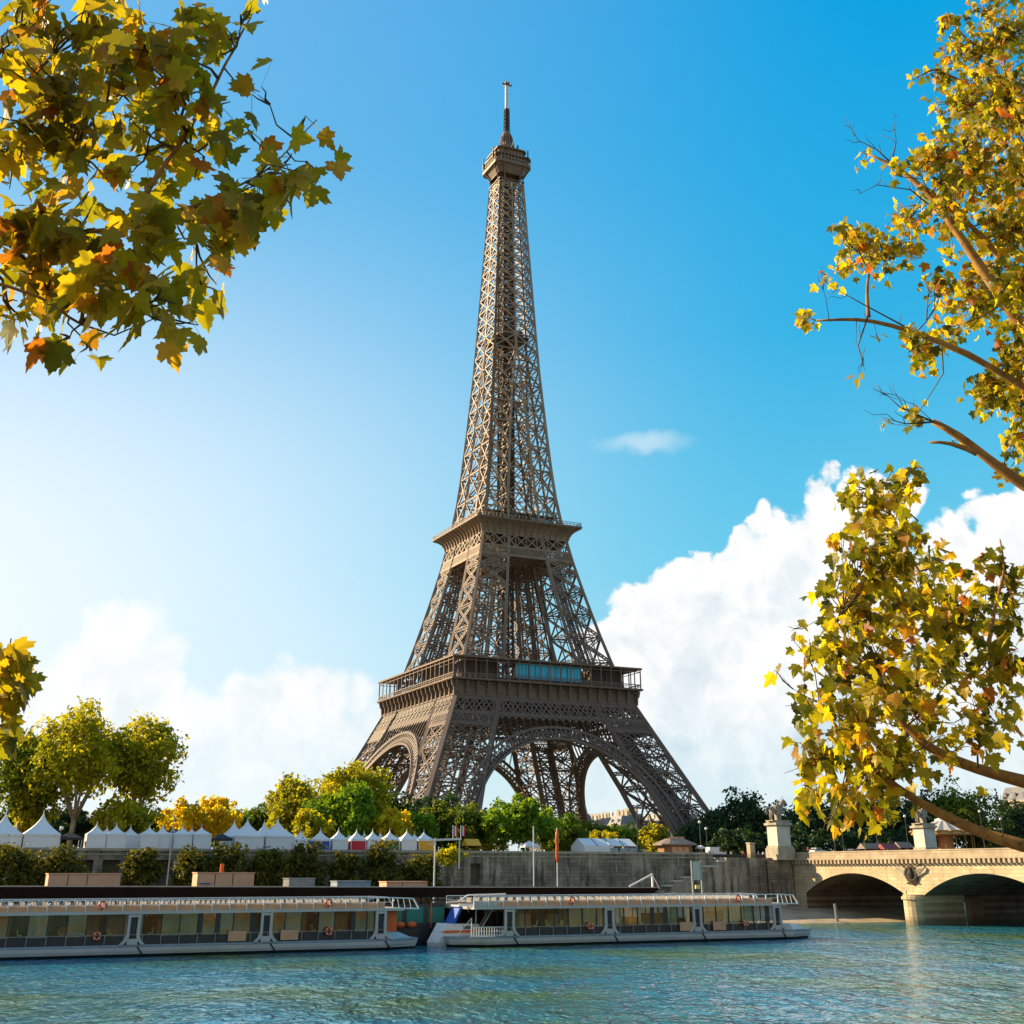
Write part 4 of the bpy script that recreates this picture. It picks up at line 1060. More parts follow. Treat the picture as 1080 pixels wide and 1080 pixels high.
# big white marquee with a gable
p = onv(637, 895, 163); r = thing('marquee', 'long white marquee with a gabled front and clear stripes, left of the kiosk', 'marquee', (p.x, p.y, GZ + .012), AL)
L, wd, eh, rh = 6.4, 3.0, 2.4, 3.9
mb = MB(); mb.extrude([(-L, -wd, eh), (-L, 0, rh), (-L, wd, eh)], (0, 0, 0), (2 * L, 0, 0))
mb.build('roof', 'tent_white', r)
mb = MB(); mb.box(-L, -L + .05, -wd, wd, 0, eh - .003); mb.box(-L + .06, L * .1, -wd, -wd + .05, 0, eh - .003); mb.box(L - .05, L, -wd, wd, 0, eh - .003); mb.build('side_wall', 'tent_white', r)
for x in (-.2, 2.2, 4.4): mb = MB(); mb.box(x, x + 1.9, -wd - .06, -wd - .02, .1, 2.0); mb.build('window', 'blue_grey', r)
mb = MB()
for x in (-3.2, 0, 3.2): mb.bar((x, -wd - .05, eh + .02), (x, 0, rh + .06), .2)
mb.build('roof_seam', 'blue_grey', r)

# ticket kiosk
p = onv(712, 897, 166); r = thing('kiosk', 'small wooden kiosk with a spreading grey brown roof, before the tower leg', 'kiosk', (p.x, p.y, GZ + .012), AL)
mb = MB(); w, d, c = 3.6, 2.2, .9
oct_ = lambda w, d, c: [(-w, -d + c), (-w + c, -d), (w - c, -d), (w, -d + c), (w, d - c), (w - c, d), (-w + c, d), (-w, d - c)]
mb.extrude([(x, y, 0) for x, y in oct_(w, d, c)], (0, 0, 0), (0, 0, 2.6)); mb.build('cabin', 'kiosk_wood', r)
mb = MB(); lo = [(x, y, 2.62) for x, y in oct_(4.5, 3.1, 1.2)]; lo2 = [(x, y, 2.9) for x, y in oct_(4.5, 3.1, 1.2)]; hi = [(x, y, 4.0) for x, y in oct_(2.0, .9, .4)]
mb.add(lo + lo2 + hi, [(i, (i + 1) % 8, (i + 1) % 8 + 8, i + 8) for i in range(8)] + [(i + 8, (i + 1) % 8 + 8, (i + 1) % 8 + 16, i + 16) for i in range(8)] + [tuple(range(16, 24)), tuple(reversed(range(8)))])
for i in range(13): x = -1.9 + 3.8 * i / 12; mb.bar((x, -.9, 4.0), (x, -.9, 4.35), .09)
mb.build('roof', 'kiosk_roof', r)
for x in (-2.2, -.7, .8): mb = MB(); mb.box(x, x + 1.3, -d - .05, -d - .01, 1.0, 2.3); mb.build('shutter', 'beige_box', r)

# vans and car
def vehicle(name, label, cat, px, v, L, Hh, body_m, van=True, rz=AL, py=897, z=None):
    p = onv(px, py, v); r = thing(name, label, cat, (p.x, p.y, gz(px) + .013 if z is None else z), rz, None)
    mb = MB(); h = L / 2
    if van: prof = [(-h, .35), (-h, Hh - .1), (-h + .12, Hh), (h - 1.6, Hh), (h - .95, Hh - .95), (h - .1, Hh - 1.15), (h, .9), (h, .35)]
    else: prof = [(-h, .35), (-h, .95), (-h + .2, 1.05), (-h + .6, 1.5), (h - 1.9, 1.52), (h - 1.1, 1.0), (h - .1, .82), (h, .6), (h, .35)]
    mb.extrude([(x, -.9, z_) for x, z_ in prof], (0, 0, 0), (0, 1.8, 0)); mb.build('body', body_m, r)
    for x in (-h + .85, h - .85):
        for s in (-1, 1):
            w_ = MB(); w_.lathe([(.33, -.1), (.36, -.06), (.36, .06), (.33, .1)], n=14); w_.v = [(x + a, s * .86 + c, .36 + b) for a, b, c in w_.v]; w_.build('wheel', 'tyre', r)
    mb = MB()
    if van: mb.extrude([(h - 1.5, 0, Hh - .12), (h - 1.0, 0, Hh - .9), (h - 1.9, 0, Hh - .9), (h - 1.9, 0, Hh - .12)], (0, -.93, 0), (0, -.905, 0)); mb.bar((h - 1.55, 0, Hh - .02), (h - .95, 0, Hh - .92), 1.6, .06, (0, 0, 1))
    else: mb.extrude([(-h + .7, 0, 1.42), (h - 1.95, 0, 1.44), (h - 1.35, 0, 1.05), (-h + .45, 0, 1.05)], (0, -.93, 0), (0, -.905, 0)); mb.box(-h + .1, -h + .5, -.7, .7, 1.1, 1.4)
    mb.build('window', 'window_dark', r); return r
vehicle('delivery_van', 'white box van parked right of the wooden kiosk', 'van', 755, 168, 4.4, 2.3, 'white_paint')
vehicle('parked_car', 'small white car parked right of the horse statue', 'car', 863, 168, 3.6, 1.5, 'white_paint', False)
vehicle('parked_car', 'pale grey car seen behind the bridge parapet left of the red roofed stalls', 'car', 902, 160, 3.9, 1.5, 'grey_metal', False)
vehicle('parked_car', 'blue grey car behind the bridge parapet at the right edge', 'car', 1066, 150, 4.3, 1.6, 'blue_grey', False)
p = onv(739, 897, 168); r = thing('food_cart', 'small orange and white food cart between the kiosk and the van', 'cart', (p.x, p.y, GZ + .013), AL)
mb = MB(); mb.box(-.9, .9, -.6, .6, .3, 1.3); mb.build('body', 'orange_paint', r); mb = MB(); mb.box(-1.0, 1.0, -.7, .7, 2.0, 2.15); mb.extrude([(-1.0, -.7, 2.15), (0, -.7, 2.6), (1.0, -.7, 2.15)], (0, 0, 0), (0, 1.4, 0)); mb.build('awning', 'tent_white', r)
for a in (-.85, .85):
    for b in (-.55, .55): mb = MB(); mb.bar((a, b, 0), (a, b, 2.0), .07); mb.build('leg', 'grey_metal', r)
def stall(px, v, L, m_, label, h=1.9):
    p = onv(px, 898, v); r = thing('market_stall', label, 'stall', (p.x, p.y, gz(px) + .013), AL, 'stalls beyond the bridge parapet')
    mb = MB(); mb.extrude([(-L, -1.6, h), (-L, 0, h + 1.3), (-L, 1.6, h)], (0, 0, 0), (2 * L, 0, 0)); mb.build('roof', m_, r)
    mb = MB(); mb.box(-L + .2, L - .2, -1.3, 1.3, 0, 1.0); mb.build('counter', 'beige_box', r)
    for a in (-1, 1):
        for b in (-1, 1): mb = MB(); mb.bar((a * (L - .15), b * 1.35, 0), (a * (L - .15), b * 1.35, h), .1); mb.build('leg', 'kiosk_wood', r)
stall(918, 158, 2.8, 'kiosk_roof', 'low brown roofed stall, leftmost of the three beyond the parapet', 1.6)
stall(937, 160, 2.4, 'carousel_red', 'low red roofed stall between the two brown roofed stalls', 1.5)
stall(953, 156, 2.3, 'kiosk_roof', 'brown roofed stall with a peaked roof beside the far pedestal', 2.0)
stall(497, 160, 1.6, 'yellow_cloth', 'small orange stall left of the bright green tree', 2.3)

# carousel
p = onv(998, 890, 138); r = thing('carousel', 'round carousel with a striped conical roof beside the far pedestal', 'carousel', (p.x, p.y, GZA + .012), AL); r.scale = (1.3, 1.3, 1.12)
mb = MB(); mb.lathe([(6.4, 0), (6.4, .5), (6.2, .52)], n=24); mb.build('platform', 'carousel_red', r)
mb = MB(); mb.lathe([(1.6, .52), (1.6, 5.0)], n=12); mb.build('centre_column', 'gold', r)
for mm, par in (('pale_stone', 0), ('zinc', 1)):
    mb = MB()
    for i in range(32):
        if i % 2 != par: continue
        a, b = 2 * math.pi * i / 32, 2 * math.pi * (i + 1) / 32
        P = lambda rr, g, z: (rr * math.cos(g), rr * math.sin(g), z)
        mb.add([P(6.6, a, 5.9), P(6.6, b, 5.9), P(1.7, b, 8.2), P(1.7, a, 8.2)], [(0, 1, 2, 3)])
    mb.build('roof', mm, r, norm=False)
mb = MB(); mb.lathe([(1.75, 8.15), (1.6, 8.6), (.5, 9.0), (.1, 9.6)], n=16); mb.build('cupola', 'white_paint', r)
mb = MB(); mb.lathe([(6.7, 4.9), (6.9, 5.1), (6.75, 5.6), (6.9, 5.95), (6.5, 5.96)], n=32)
for i in range(16): g = 2 * math.pi * (i + .5) / 16; mb.lathe([(.02, -.45), (.5, 0), (.02, .45)], (6.85 * math.cos(g), 6.85 * math.sin(g), 5.7), 8)
mb.build('rounding_board', 'gold', r)
mb = MB()
for i in range(16): g = 2 * math.pi * i / 16; mb.tube([(5.6 * math.cos(g), 5.6 * math.sin(g), .5), (5.6 * math.cos(g), 5.6 * math.sin(g), 5.0)], .07, 6)
mb.build('pole', 'gold', r)

# ------------------------------------------------------------------ lamps and poles
def lamp(px, ytop, v, label, globe=True, zb=None, h=None):
    p = onv(px, 895, v); hh = onv(px, ytop, v).z - (gz(px) if zb is None else zb)
    r = thing('street_lamp', label, 'lamp', (p.x, p.y, (gz(px) if zb is None else zb) + .005), 0, 'lamp posts on the quay')
    mb = MB(); mb.lathe([(.28, 0), (.26, .5), (.13, .8), (.10, hh - .7), (.16, hh - .55)], n=10); mb.build('post', 'dark_metal', r)
    mb = MB(); mb.lathe([(.1, hh - .55), (.3, hh - .42), (.36, hh - .2), (.26, hh), (.06, hh + .12)], n=12); mb.build('globe', 'globe', r, smooth=True)
lamp(62, 872, 164, 'globe lamp between the large white tents and the plane tree trunk')
lamp(739.5, 866, 160, 'taller globe lamp of the two right of the wooden kiosk'); lamp(746, 873, 150, 'shorter globe lamp of the two right of the wooden kiosk')
lamp(881, 871, 160, 'globe lamp right of the white car beyond the parapet'); lamp(890, 874, 140, 'thin lamp close to the lamp by the white car')
lamp(926, 868, 156, 'globe lamp between the low stalls under the hanging leaves'); lamp(958.5, 860, 160, 'globe lamp just left of the far pedestal')
lamp(1039, 855, 160, 'taller globe lamp right of the carousel'); lamp(1060, 863, 150, 'globe lamp near the right edge behind the branch')
lamp(673, 848, 150, 'tall lamp mast right of the white marquee, before the far houses')
def pole(name, px, ytop, v, zb, rad, m_, label, cat, py=925, group=None):
    p = onv(px, py, v); hh = onv(px, ytop, v).z - zb
    r = thing(name, label, cat, (p.x, p.y, zb), 0, group)
    mb = MB(); mb.tube([(0, 0, 0), (0, 0, hh)], [rad, rad * .8], 10); mb.lathe([(rad * 1.9, 0), (rad * 1.9, .12), (rad, .2)], n=10); mb.build('shaft', m_, r); return r, hh
r, hh = pole('lamp_mast', 177, 860, 190, QZ, .13, 'grey_metal', 'tall grey lamp pole with small floodlights before the left tents', 'lamp')
mb = MB(); mb.box(-.5, .5, -.12, .12, hh - 2.6, hh - 2.45)
for a in (-.6, .35): mb.box(a, a + .35, -.3, .1, hh - 2.4, hh - 2.0)
mb.build('floodlight', 'dark_metal', r)
r, hh = pole('flagpole', 563, 873, 215, .8, .12, 'white_paint', 'plain white flagpole before the pale stone wall', 'pole', group='poles on the landing stage'); mb = MB(); mb.lathe([(.02, hh), (.16, hh + .12), (.02, hh + .26)], n=8); mb.build('finial', 'white_paint', r)
r, hh = pole('banner_pole', 588, 873, 215, .8, .12, 'white_paint', 'white pole with furled orange banner before the pale stone wall', 'pole', group='poles on the landing stage')
mb = MB(); pts = [(0.05 * math.sin(i * 1.7), 0, hh - .4 - i * .55) for i in range(10)]; mb.tube(pts, [.12, .3, .26, .33, .24, .3, .22, .3, .25, .1], 8); mb.build('banner', 'orange_paint', r, smooth=True)
r, hh = pole('gantry_post', 458, 884, 208, QZ, .15, 'white_paint', 'white gantry post with two tricolour flags over the landing stage', 'pole')
mb = MB(); mb.bar((-1.2, 0, hh - .3), (4.3, .6, hh - .1), .3); mb.bar((-1.2, 0, hh - .9), (.2, 0, hh - .9), .12); mb.bar((4.0, .6, hh - .2), (4.0, .6, hh - 4.6), .2); mb.build('arm', 'white_paint', r)
for x in (2.9, 4.2):
    fl = MB(); fl.tube([(x, .55, hh - .1), (x, .55, hh + 2.0)], .05, 6); fo = fl.build('flagstaff', 'white_paint', r)
    for j, mm in enumerate(('flag_blue', 'flag_white', 'flag_red')):
        mb = MB(); x0 = x + .05 + .22 * j
        mb.add([(x0, .55 + .05 * j, hh + 1.9), (x0 + .22, .6 + .05 * j, hh + 1.8), (x0 + .2, .62 + .05 * j, hh + .4 - .1 * j), (x0, .57 + .05 * j, hh + .5 - .1 * j)], [(0, 1, 2, 3)]); mb.build('flag', mm, fo)
p = onv(736, 940, 205); r = thing('gangway_portal', 'tall grey steel portal frame with a sign panel over the landing', 'portal', (p.x, p.y, .8), AL)
hh = onv(736, 908, 205).z - .8
for x in (-1.0, 1.0): mb = MB(); mb.box(x - .16, x + .16, -.16, .16, 0, hh); mb.build('post', 'grey_metal', r)
mb = MB(); mb.box(-.83, .83, -.06, .06, hh - 3.2, hh - .1); mb.build('sign_panel', 'pale_stone', r)
mb = MB(); mb.box(-.5, .4, -.2, .1, hh - 4.6, hh - 4.0); mb.build('lamp_box', 'chair_yellow', r)
r, hh = pole('mooring_pile', 883, 953, 200, -1.5, .36, 'grey_metal', 'leaning grey mooring pile standing in the water before the arch', 'pile', py=968); r.rotation_euler = (0, R(-2.5), 0)
r, hh = pole('mooring_pile', 233.2, 911, 222, -1.0, .36, 'orange_paint', 'orange mooring pile rising through the landing stage roof', 'pile', py=925)

# ------------------------------------------------------------------ landing stage with its dark roof
BV = 247.7
stage = river_root('landing_stage', 'long floating landing stage with a dark flat roof behind the boats', 'landing stage', 0, 236, 0)
def su(px, v=236, py=937): return upx(px, py, v)
a, b = su(-60), su(689)
mb = MB(); mb.box(a, b + 6, -2, 22, -.8, .8); mb.build('pontoon', 'dark_panel', stage)
mb = MB(); zl, zr = 7.35, 6.75
mb.extrude([(a, -1.5, zl), (b, -1.5, zr), (b, -1.5, zr - .25), (b - 1.6, -1.5, zr - 1.15), (a, -1.5, zl - 1.3)], (0, 0, 0), (0, 19, 0)); mb.build('roof', 'canopy_brown', stage)
mb = MB(); mb.bar((a, -1.55, zl + .06), (b, -1.55, zr + .06), .12, .1); mb.build('roof_edge', 'grey_metal', stage)
mb = MB(); x = a + 3
while x < b - 3: mb.box(x - .15, x + .15, 1.0, 1.3, .8, 5.6); mb.box(x - .15, x + .15, 14.0, 14.3, .8, 5.6); x += 8
mb.build('column', 'dark_metal', stage)
mb = MB(); mb.box(a, b - 2, 15.0, 15.2, .8, 4.0); mb.build('back_screen', 'dark_panel', stage)
mb = MB(); rnd = random.Random(5); x = a + 4
while x < b - 6:
    l = rnd.uniform(3, 9); mb.box(x, x + l, 2.0, 2.15, 5.2, 5.42); x += l + rnd.uniform(1, 5)
mb.build('beam_edge', 'boat_beige', stage)
# sheds and crates standing on the roof
def roof_box(px0, px1, y0, m_, label, name='roof_cabin', cat='cabin', v=230, dp=3.0):
    c = onv((px0 + px1) / 2, 930, v); zr_ = 6.0 + 1.0
    w = (upx(px1, 930, v) - upx(px0, 930, v)) / 2
    zt = onv((px0 + px1) / 2, y0, v).z
    z0 = zl + (zr - zl) * (u_of(c) - a) / (b - a)
    r = thing(name, label, cat, (c.x, c.y, z0), AL, 'boxes on the landing stage roof')
    h = zt - z0; w_ = w
    mb = MB(); mb.box(-w_, w_, 0, dp, 0, h - .12); mb.build('body', m_, r); mb = MB(); mb.box(-w_ - .1, w_ + .1, -.1, dp + .1, h - .117, h); mb.build('lid', m_, r)
    if w_ > 3:
        mb = MB()
        for k in range(1, int(w_ * 2 / 2.4)): x = -w_ + k * 2.4; mb = MB(); mb.box(x - .04, x + .04, -.04, -.003, .1, h - .2); mb.build('panel_joint', 'canopy_brown', r)
roof_box(51, 127, 921, 'beige_box', 'long beige cabin on the landing stage roof below the plane tree')
roof_box(208, 268, 920, 'beige_box', 'beige cabin on the landing stage roof beside the orange pile')
roof_box(305, 332, 926, 'grey_metal', 'grey box on the landing stage roof below the tall pair of tents')
roof_box(356, 391, 929, 'blue_grey', 'low blue grey box on the landing stage roof below the red walled tent')
roof_box(408, 451, 929.5, 'beige_box', 'low flat beige box on the landing stage roof left of the gantry')
roof_box(211, 221, 931, 'blue_cloth', 'small blue box on the landing stage roof by the orange pile', 'crate', 'crate')

# ------------------------------------------------------------------ tour boats
DK, ZW0, ZW1, ZR = 1.25, 2.15, 4.45, 5.95
BEAM = 9.0
def life_ring(parent, x, z, y=-.32):
    mb = MB(); n = 18
    pts = [(x + .36 * math.cos(2 * math.pi * i / n), y, z + .36 * math.sin(2 * math.pi * i / n)) for i in range(n + 1)]
    mb.tube(pts, .12, 8, cap=False); o = mb.build('life_ring', 'orange_paint', parent, smooth=True)
    mb = MB()
    for k in range(4):
        mb = MB(); g = math.pi / 4 + k * math.pi / 2; q = (x + .36 * math.cos(g), y, z + .36 * math.sin(g))
        mb.tube([(q[0] + .035 * math.sin(g), y, q[2] - .035 * math.cos(g)), (q[0] - .035 * math.sin(g), y, q[2] + .035 * math.cos(g))], .13, 8); mb.build('band', 'white_paint', o)
def tour_boat(label, pxs, hull_px, cab_px, post_px, ring_px, ringhi_px, plates_px, deck_px, vv=BV):
    uu = lambda px, py=985: upx(px, py, vv)
    u0 = uu(hull_px[0]); r = river_root('tour_boat', label, 'boat', u0, vv, 0, 'glass sided tour boats moored at the landing stage')
    X = lambda px: uu(px) - u0
    L = X(hull_px[1]); c0, c1 = X(cab_px[0]), X(cab_px[1]); d0, d1 = X(deck_px[0]), X(deck_px[1])
    bowl, bowr = hull_px[2], hull_px[3]
    def hull_plan(g, z, s0=0, s1=0):
        return [(s0 + bowl * .0, BEAM * .25, z), (s0 + bowl, -g, z), (L - s1 - bowr, -g, z), (L - s1, BEAM * .2, z), (L - s1, BEAM * .8, z), (L - s1 - bowr, BEAM + g, z), (s0 + bowl, BEAM + g, z), (s0, BEAM * .75, z)]
    def hloft(mb, rings):
        n = 8
        vs = [p for rg in rings for p in rg]; fs = [tuple(reversed(range(n)))]
        for k in range(len(rings) - 1): fs += [(k * n + i, k * n + (i + 1) % n, (k + 1) * n + (i + 1) % n, (k + 1) * n + i) for i in range(n)]
        fs.append(tuple((len(rings) - 1) * n + i for i in range(n))); mb.add(vs, fs)
    mb = MB(); hloft(mb, [hull_plan(-.5, -.8, 1.2, 1.2), hull_plan(-.1, .28, .3, .5), hull_plan(-.1, 1.2, 0, 0)]); mb.build('hull', 'hull_black', r)
    mb = MB(); hloft(mb, [hull_plan(.02, .30, .25, .35), hull_plan(.14, .62, .1, .15), hull_plan(.16, 1.02, 0, 0)])
    sb = mb.build('hull_belt', 'boat_white', r)
    mb = MB()
    for px in post_px: x = X(px) + 1.0; mb.bar((x - .35, -.2, 1.06), (x + .25, -.12, .28), .16, .12, (0, 1, 0))
    mb.build('seam', 'hull_black', sb)
    mb = MB(); hloft(mb, [hull_plan(.05, 1.06, -.05, -.05), hull_plan(.05, DK, -.05, -.05)]); mb.build('deck', 'blue_grey', r)
    # end decks
    mb = MB()
    xe = L - .3
    if bowr > 2: hloft(mb, [[(c1 + .2, .1, DK), (c1 + .2, .1, DK), (L - bowr, .1, DK), (L - .5, BEAM * .3, DK), (L - .5, BEAM * .7, DK), (L - bowr, BEAM - .1, DK), (c1 + .2, BEAM - .1, DK), (c1 + .2, BEAM - .1, DK)],
                            [(c1 + .2, .25, 2.0), (c1 + .2, .25, 2.0), (L - bowr - .6, .25, 2.0), (L - 2.3, BEAM * .3, 1.9), (L - 2.3, BEAM * .7, 1.9), (L - bowr - .6, BEAM - .25, 2.0), (c1 + .2, BEAM - .25, 2.0), (c1 + .2, BEAM - .25, 2.0)]])
    if mb.v: mb.build('bow_deck', 'boat_white', r)
    # saloon
    mb = MB(); mb.box(c0, c1, .15, .3, DK + .003, ZW0); mb.box(c0, c1, BEAM - .3, BEAM - .15, DK + .003, ZW0); mb.build('lower_panel', 'dark_panel', r)
    mb = MB(); mb.box(c0 + .3, c1 - .3, .6, BEAM - .6, DK + .003, DK + .7); mb.build('saloon_floor', 'kiosk_wood', r)
    n = max(4, round((c1 - c0) / 2.15)); st = (c1 - c0) / n; rnd = random.Random(int(L * 10))
    mul = []
    for i in range(n):
        x0, x1 = c0 + st * i, c0 + st * (i + 1)
        g = MB(); g.add([(x0 + .07, .22, ZW0), (x1 - .07, .22, ZW0), (x1 - .07, .22, ZW1), (x0 + .07, .22, ZW1)], [(0, 1, 2, 3)]); gw = g.build('window', 'boat_glass' if rnd.random() < .5 else 'clear_glass', r); gw.location = (x0, 0, 3.3); gw.data.transform(Matrix.Translation((-x0, 0, -3.3))); gw.rotation_euler = (R(rnd.gauss(0, .5)), 0, R(rnd.gauss(0, .35)))
        for y in (.12, BEAM - .28): mul.append((x0 - .06, x0 + .06, y, y + .16, ZW0, ZW1))
        if rnd.random() < .3: mul.append((x0 + .07, x0 + .55, .14, .28, ZW0, ZW1))
    for x in (c0, c1):
        for k in range(5): mul.append((x - .06, x + .06, .3 + k * (BEAM - .6) / 4 - .05, .3 + k * (BEAM - .6) / 4 + .05, ZW0, ZW1))
    for q_ in mul: mb = MB(); mb.box(*q_); mb.build('mullion', 'dark_panel', r)
    g = MB(); g.add([(c0 + .1, BEAM - .22, ZW0), (c1 - .1, BEAM - .22, ZW0), (c1 - .1, BEAM - .22, ZW1), (c0 + .1, BEAM - .22, ZW1)], [(0, 1, 2, 3)]); g.build('far_glazing', 'clear_glass', r)
    mb = MB()
    k = 0; x = c0 + 3
    while x < c1 - 4:      # bars and partitions inside, in warm timber
        w = rnd.uniform(1.0, 2.6); mb = MB(); mb.box(x, x + w, rnd.uniform(2.6, 5.5), 6.2, DK + .7, rnd.uniform(2.9, 4.4)); x += w + rnd.uniform(.8, 3.2); mb.build('partition', 'boat_beige', r)
    # roof, upper bulwark and railing
    mb = MB(); mb.box(d0, d1, -.25, BEAM + .25, ZW1 + .003, ZW1 + .32); mb.build('roof', 'boat_white', r)
    mb = MB(); mb.box(d0 + .2, d1 - 2.6, -.05, .05, ZW1 + .32, ZW1 + .95); mb.box(d0 + .2, d1 - 2.6, BEAM - .05, BEAM + .05, ZW1 + .32, ZW1 + .95)
    mb.build('upper_bulwark', 'boat_beige', r)
    mb = MB()
    for y in (-.2, BEAM + .2):
        for z, t in ((ZR, .11), (ZW1 + 1.0, .07)): mb.bar((d0, y, z), (d1 - 1.6, y, z), t)
        k = max(3, round((d1 - d0) / 2.1))
        for i in range(k): x = d0 + (d1 - 1.6 - d0) * i / (k - 1); mb.bar((x, y, ZW1 + .32), (x, y, ZR), .12); mb.bar((x + .35, y + (.5 if y < 1 else -.5), ZR - .25), (x, y, ZR - .55), .08)
        mb.bar((d1 - 1.6, y, ZR), (d1 + 1.2, y, ZR - .12), .14); mb.bar((d1 + 1.2, y, ZR - .12), (d1 + 2.0, y, ZW1 + .2), .16); mb.bar((d1 - 1.6, y, ZW1 + .3), (d1 + 2.0, y, ZW1 + .2), .16)
        for i in range(3): x = d1 - 1.0 + i * .8; mb.bar((x, y, ZR - .05), (x + .3, y, ZW1 + .3), .06)
    mb.build('railing', 'white_paint', r)
    mb = MB(); x = 0; bench = None; xx = d0 + 1.5
    if True:
        for y in (1.6, 4.2, 6.8): mb.box(x, x + .5, y, y + 1.6, ZW1 + .75, ZW1 + .85); mb.box(x, x + .08, y, y + 1.6, ZW1 + .85, ZW1 + 1.3); mb.box(x + .2, x + .28, y + .2, y + .3, ZW1 + .32, ZW1 + .75); mb.box(x + .2, x + .28, y + 1.3, y + 1.4, ZW1 + .32, ZW1 + .75)
    bench = mb.build('bench', 'grey_metal', r); bench.location.x = xx
    while xx < d1 - 5.5:
        xx += 1.25; q_ = bench.copy(); C.objects.link(q_); q_.location.x = xx
    # lower side rail
    mb = MB()
    mb.bar((c0 - .5, -.08, DK + 1.05), (c1, -.08, DK + 1.05), .06); k = max(3, round((c1 - c0) / 2.1))
    for i in range(k + 1): x = c0 + (c1 - c0) * i / k; mb.bar((x, -.08, DK), (x, -.08, DK + 1.05), .07)
    mb.build('side_railing', 'grey_metal', r)
    # flared white frames
    for px in post_px:
        x = X(px); mb = MB()
        for s in (-1, 1): mb.extrude([(x + s * .72, -.22, ZW1 - .02), (x + s * .42, -.22, ZW1 - .02), (x + s * .40, -.22, DK + .9), (x + s * .5, -.22, DK + .5), (x + s * 1.0, -.22, DK + .02), (x + s * 1.5, -.22, DK + .02), (x + s * .98, -.22, DK + .5), (x + s * .74, -.22, DK + 1.1)], (0, 0, 0), (0, .3, 0))
        mb.box(x - .74, x + .74, -.2, .06, ZW1 - .32, ZW1 - .05); mb.box(x - .6, x + .6, -.2, .06, DK + .02, DK + .62)
        mb.build('support_frame', 'boat_white', r)
        mb = MB(); mb.box(x - .39, x + .39, .09, .12, DK + .6, ZW1 - .33); mb.build('dark_slot', 'dark_panel', r)
    for px in ring_px: life_ring(r, X(px), DK + 1.0)
    for px in ringhi_px: life_ring(r, X(px), ZW1 + 1.0)
    for px in plates_px: mb = MB(); x = X(px); mb.box(x - 1.1, x + 1.1, -.14, -.1, DK + .15, DK + 1.25); mb.build('gate_panel', 'boat_beige', r)
    return r, X, u0
GB = 'glass'
bl, XL, uL = tour_boat('long glass sided tour boat on the left, with white frames and orange life rings', None, (-90, 446, 3.0, 4.5), (-80, 404), (28 - 90, 140, 280, 401), (102, 346), (104, 344), (250, 305), (-82, 425))
br_, XR, uR = tour_boat('glass sided tour boat on the right, with an open stern deck and stair', None, (480, 864, 4.0, 4.5), (539, 823), (537, 643, 736, 821), (622, 786), (603, 780), (724, 759), (499, 832))
# orange door panel at the end of the left boat
mb = MB(); x = XL(408); mb.box(x - .2, x + 1.6, .8, .9, DK + .8, ZW1); mb.build('end_panel', 'orange_paint', bl)
# open stern of the right boat: railing, stair, mast, awning frame
mb = MB(); x0, x1 = XR(497), XR(532)
for z in (DK + .15, DK + .6, DK + 1.1): mb.bar((x0, -.05, z), (x1, -.05, z), .08)
for i in range(14): x = x0 + (x1 - x0) * i / 13; mb.bar((x, -.05, DK), (x, -.05, DK + 1.15), .07)
mb.bar((XR(484), 1.0, DK), (x0, -.05, DK + 2.2), .09); mb.bar((x0, -.05, DK + 2.2), (x0, -.05, DK), .08)
mb.build('stern_railing', 'white_paint', br_)
mb = MB(); xa, xb = XR(510), XR(527)
for y in (2.0, 3.0): mb.bar((xa, y, DK + .1), (xb, y, ZW1 + .2), .22, .12)
for i in range(12): t = (i + .5) / 12; mb.box(xa + (xb - xa) * t - .15, xa + (xb - xa) * t + .15, 2.0, 3.0, DK + .1 + (ZW1 - DK) * t, DK + .16 + (ZW1 - DK) * t)
mb.build('stair', 'grey_metal', br_)
mb = MB(); mb.extrude([(XR(499), -.1, ZW1 + .95), (XR(499), -.1, ZW1 + .35), (XR(524), -.1, ZW1 + .35), (XR(529), -.1, ZW1 + .95)], (0, 0, 0), (0, .12, 0)); mb.build('name_panel', 'boat_white', br_)
mb = MB()
for a_, b_ in (((XR(490), 2, ZW1 + 1.0), (XR(500), 2, ZR + .2)), ((XR(500), 2, ZR + .2), (XR(540), 2, ZR + .3)), ((XR(490), 2, ZW1 + .6), (XR(520), 2, ZW1 + .5)), ((XR(480), 3, ZW1 + .8), (XR(500), 3, ZW1 + 1.0))): mb.bar(a_, b_, .16)
mb.build('awning_frame', 'white_paint', br_)

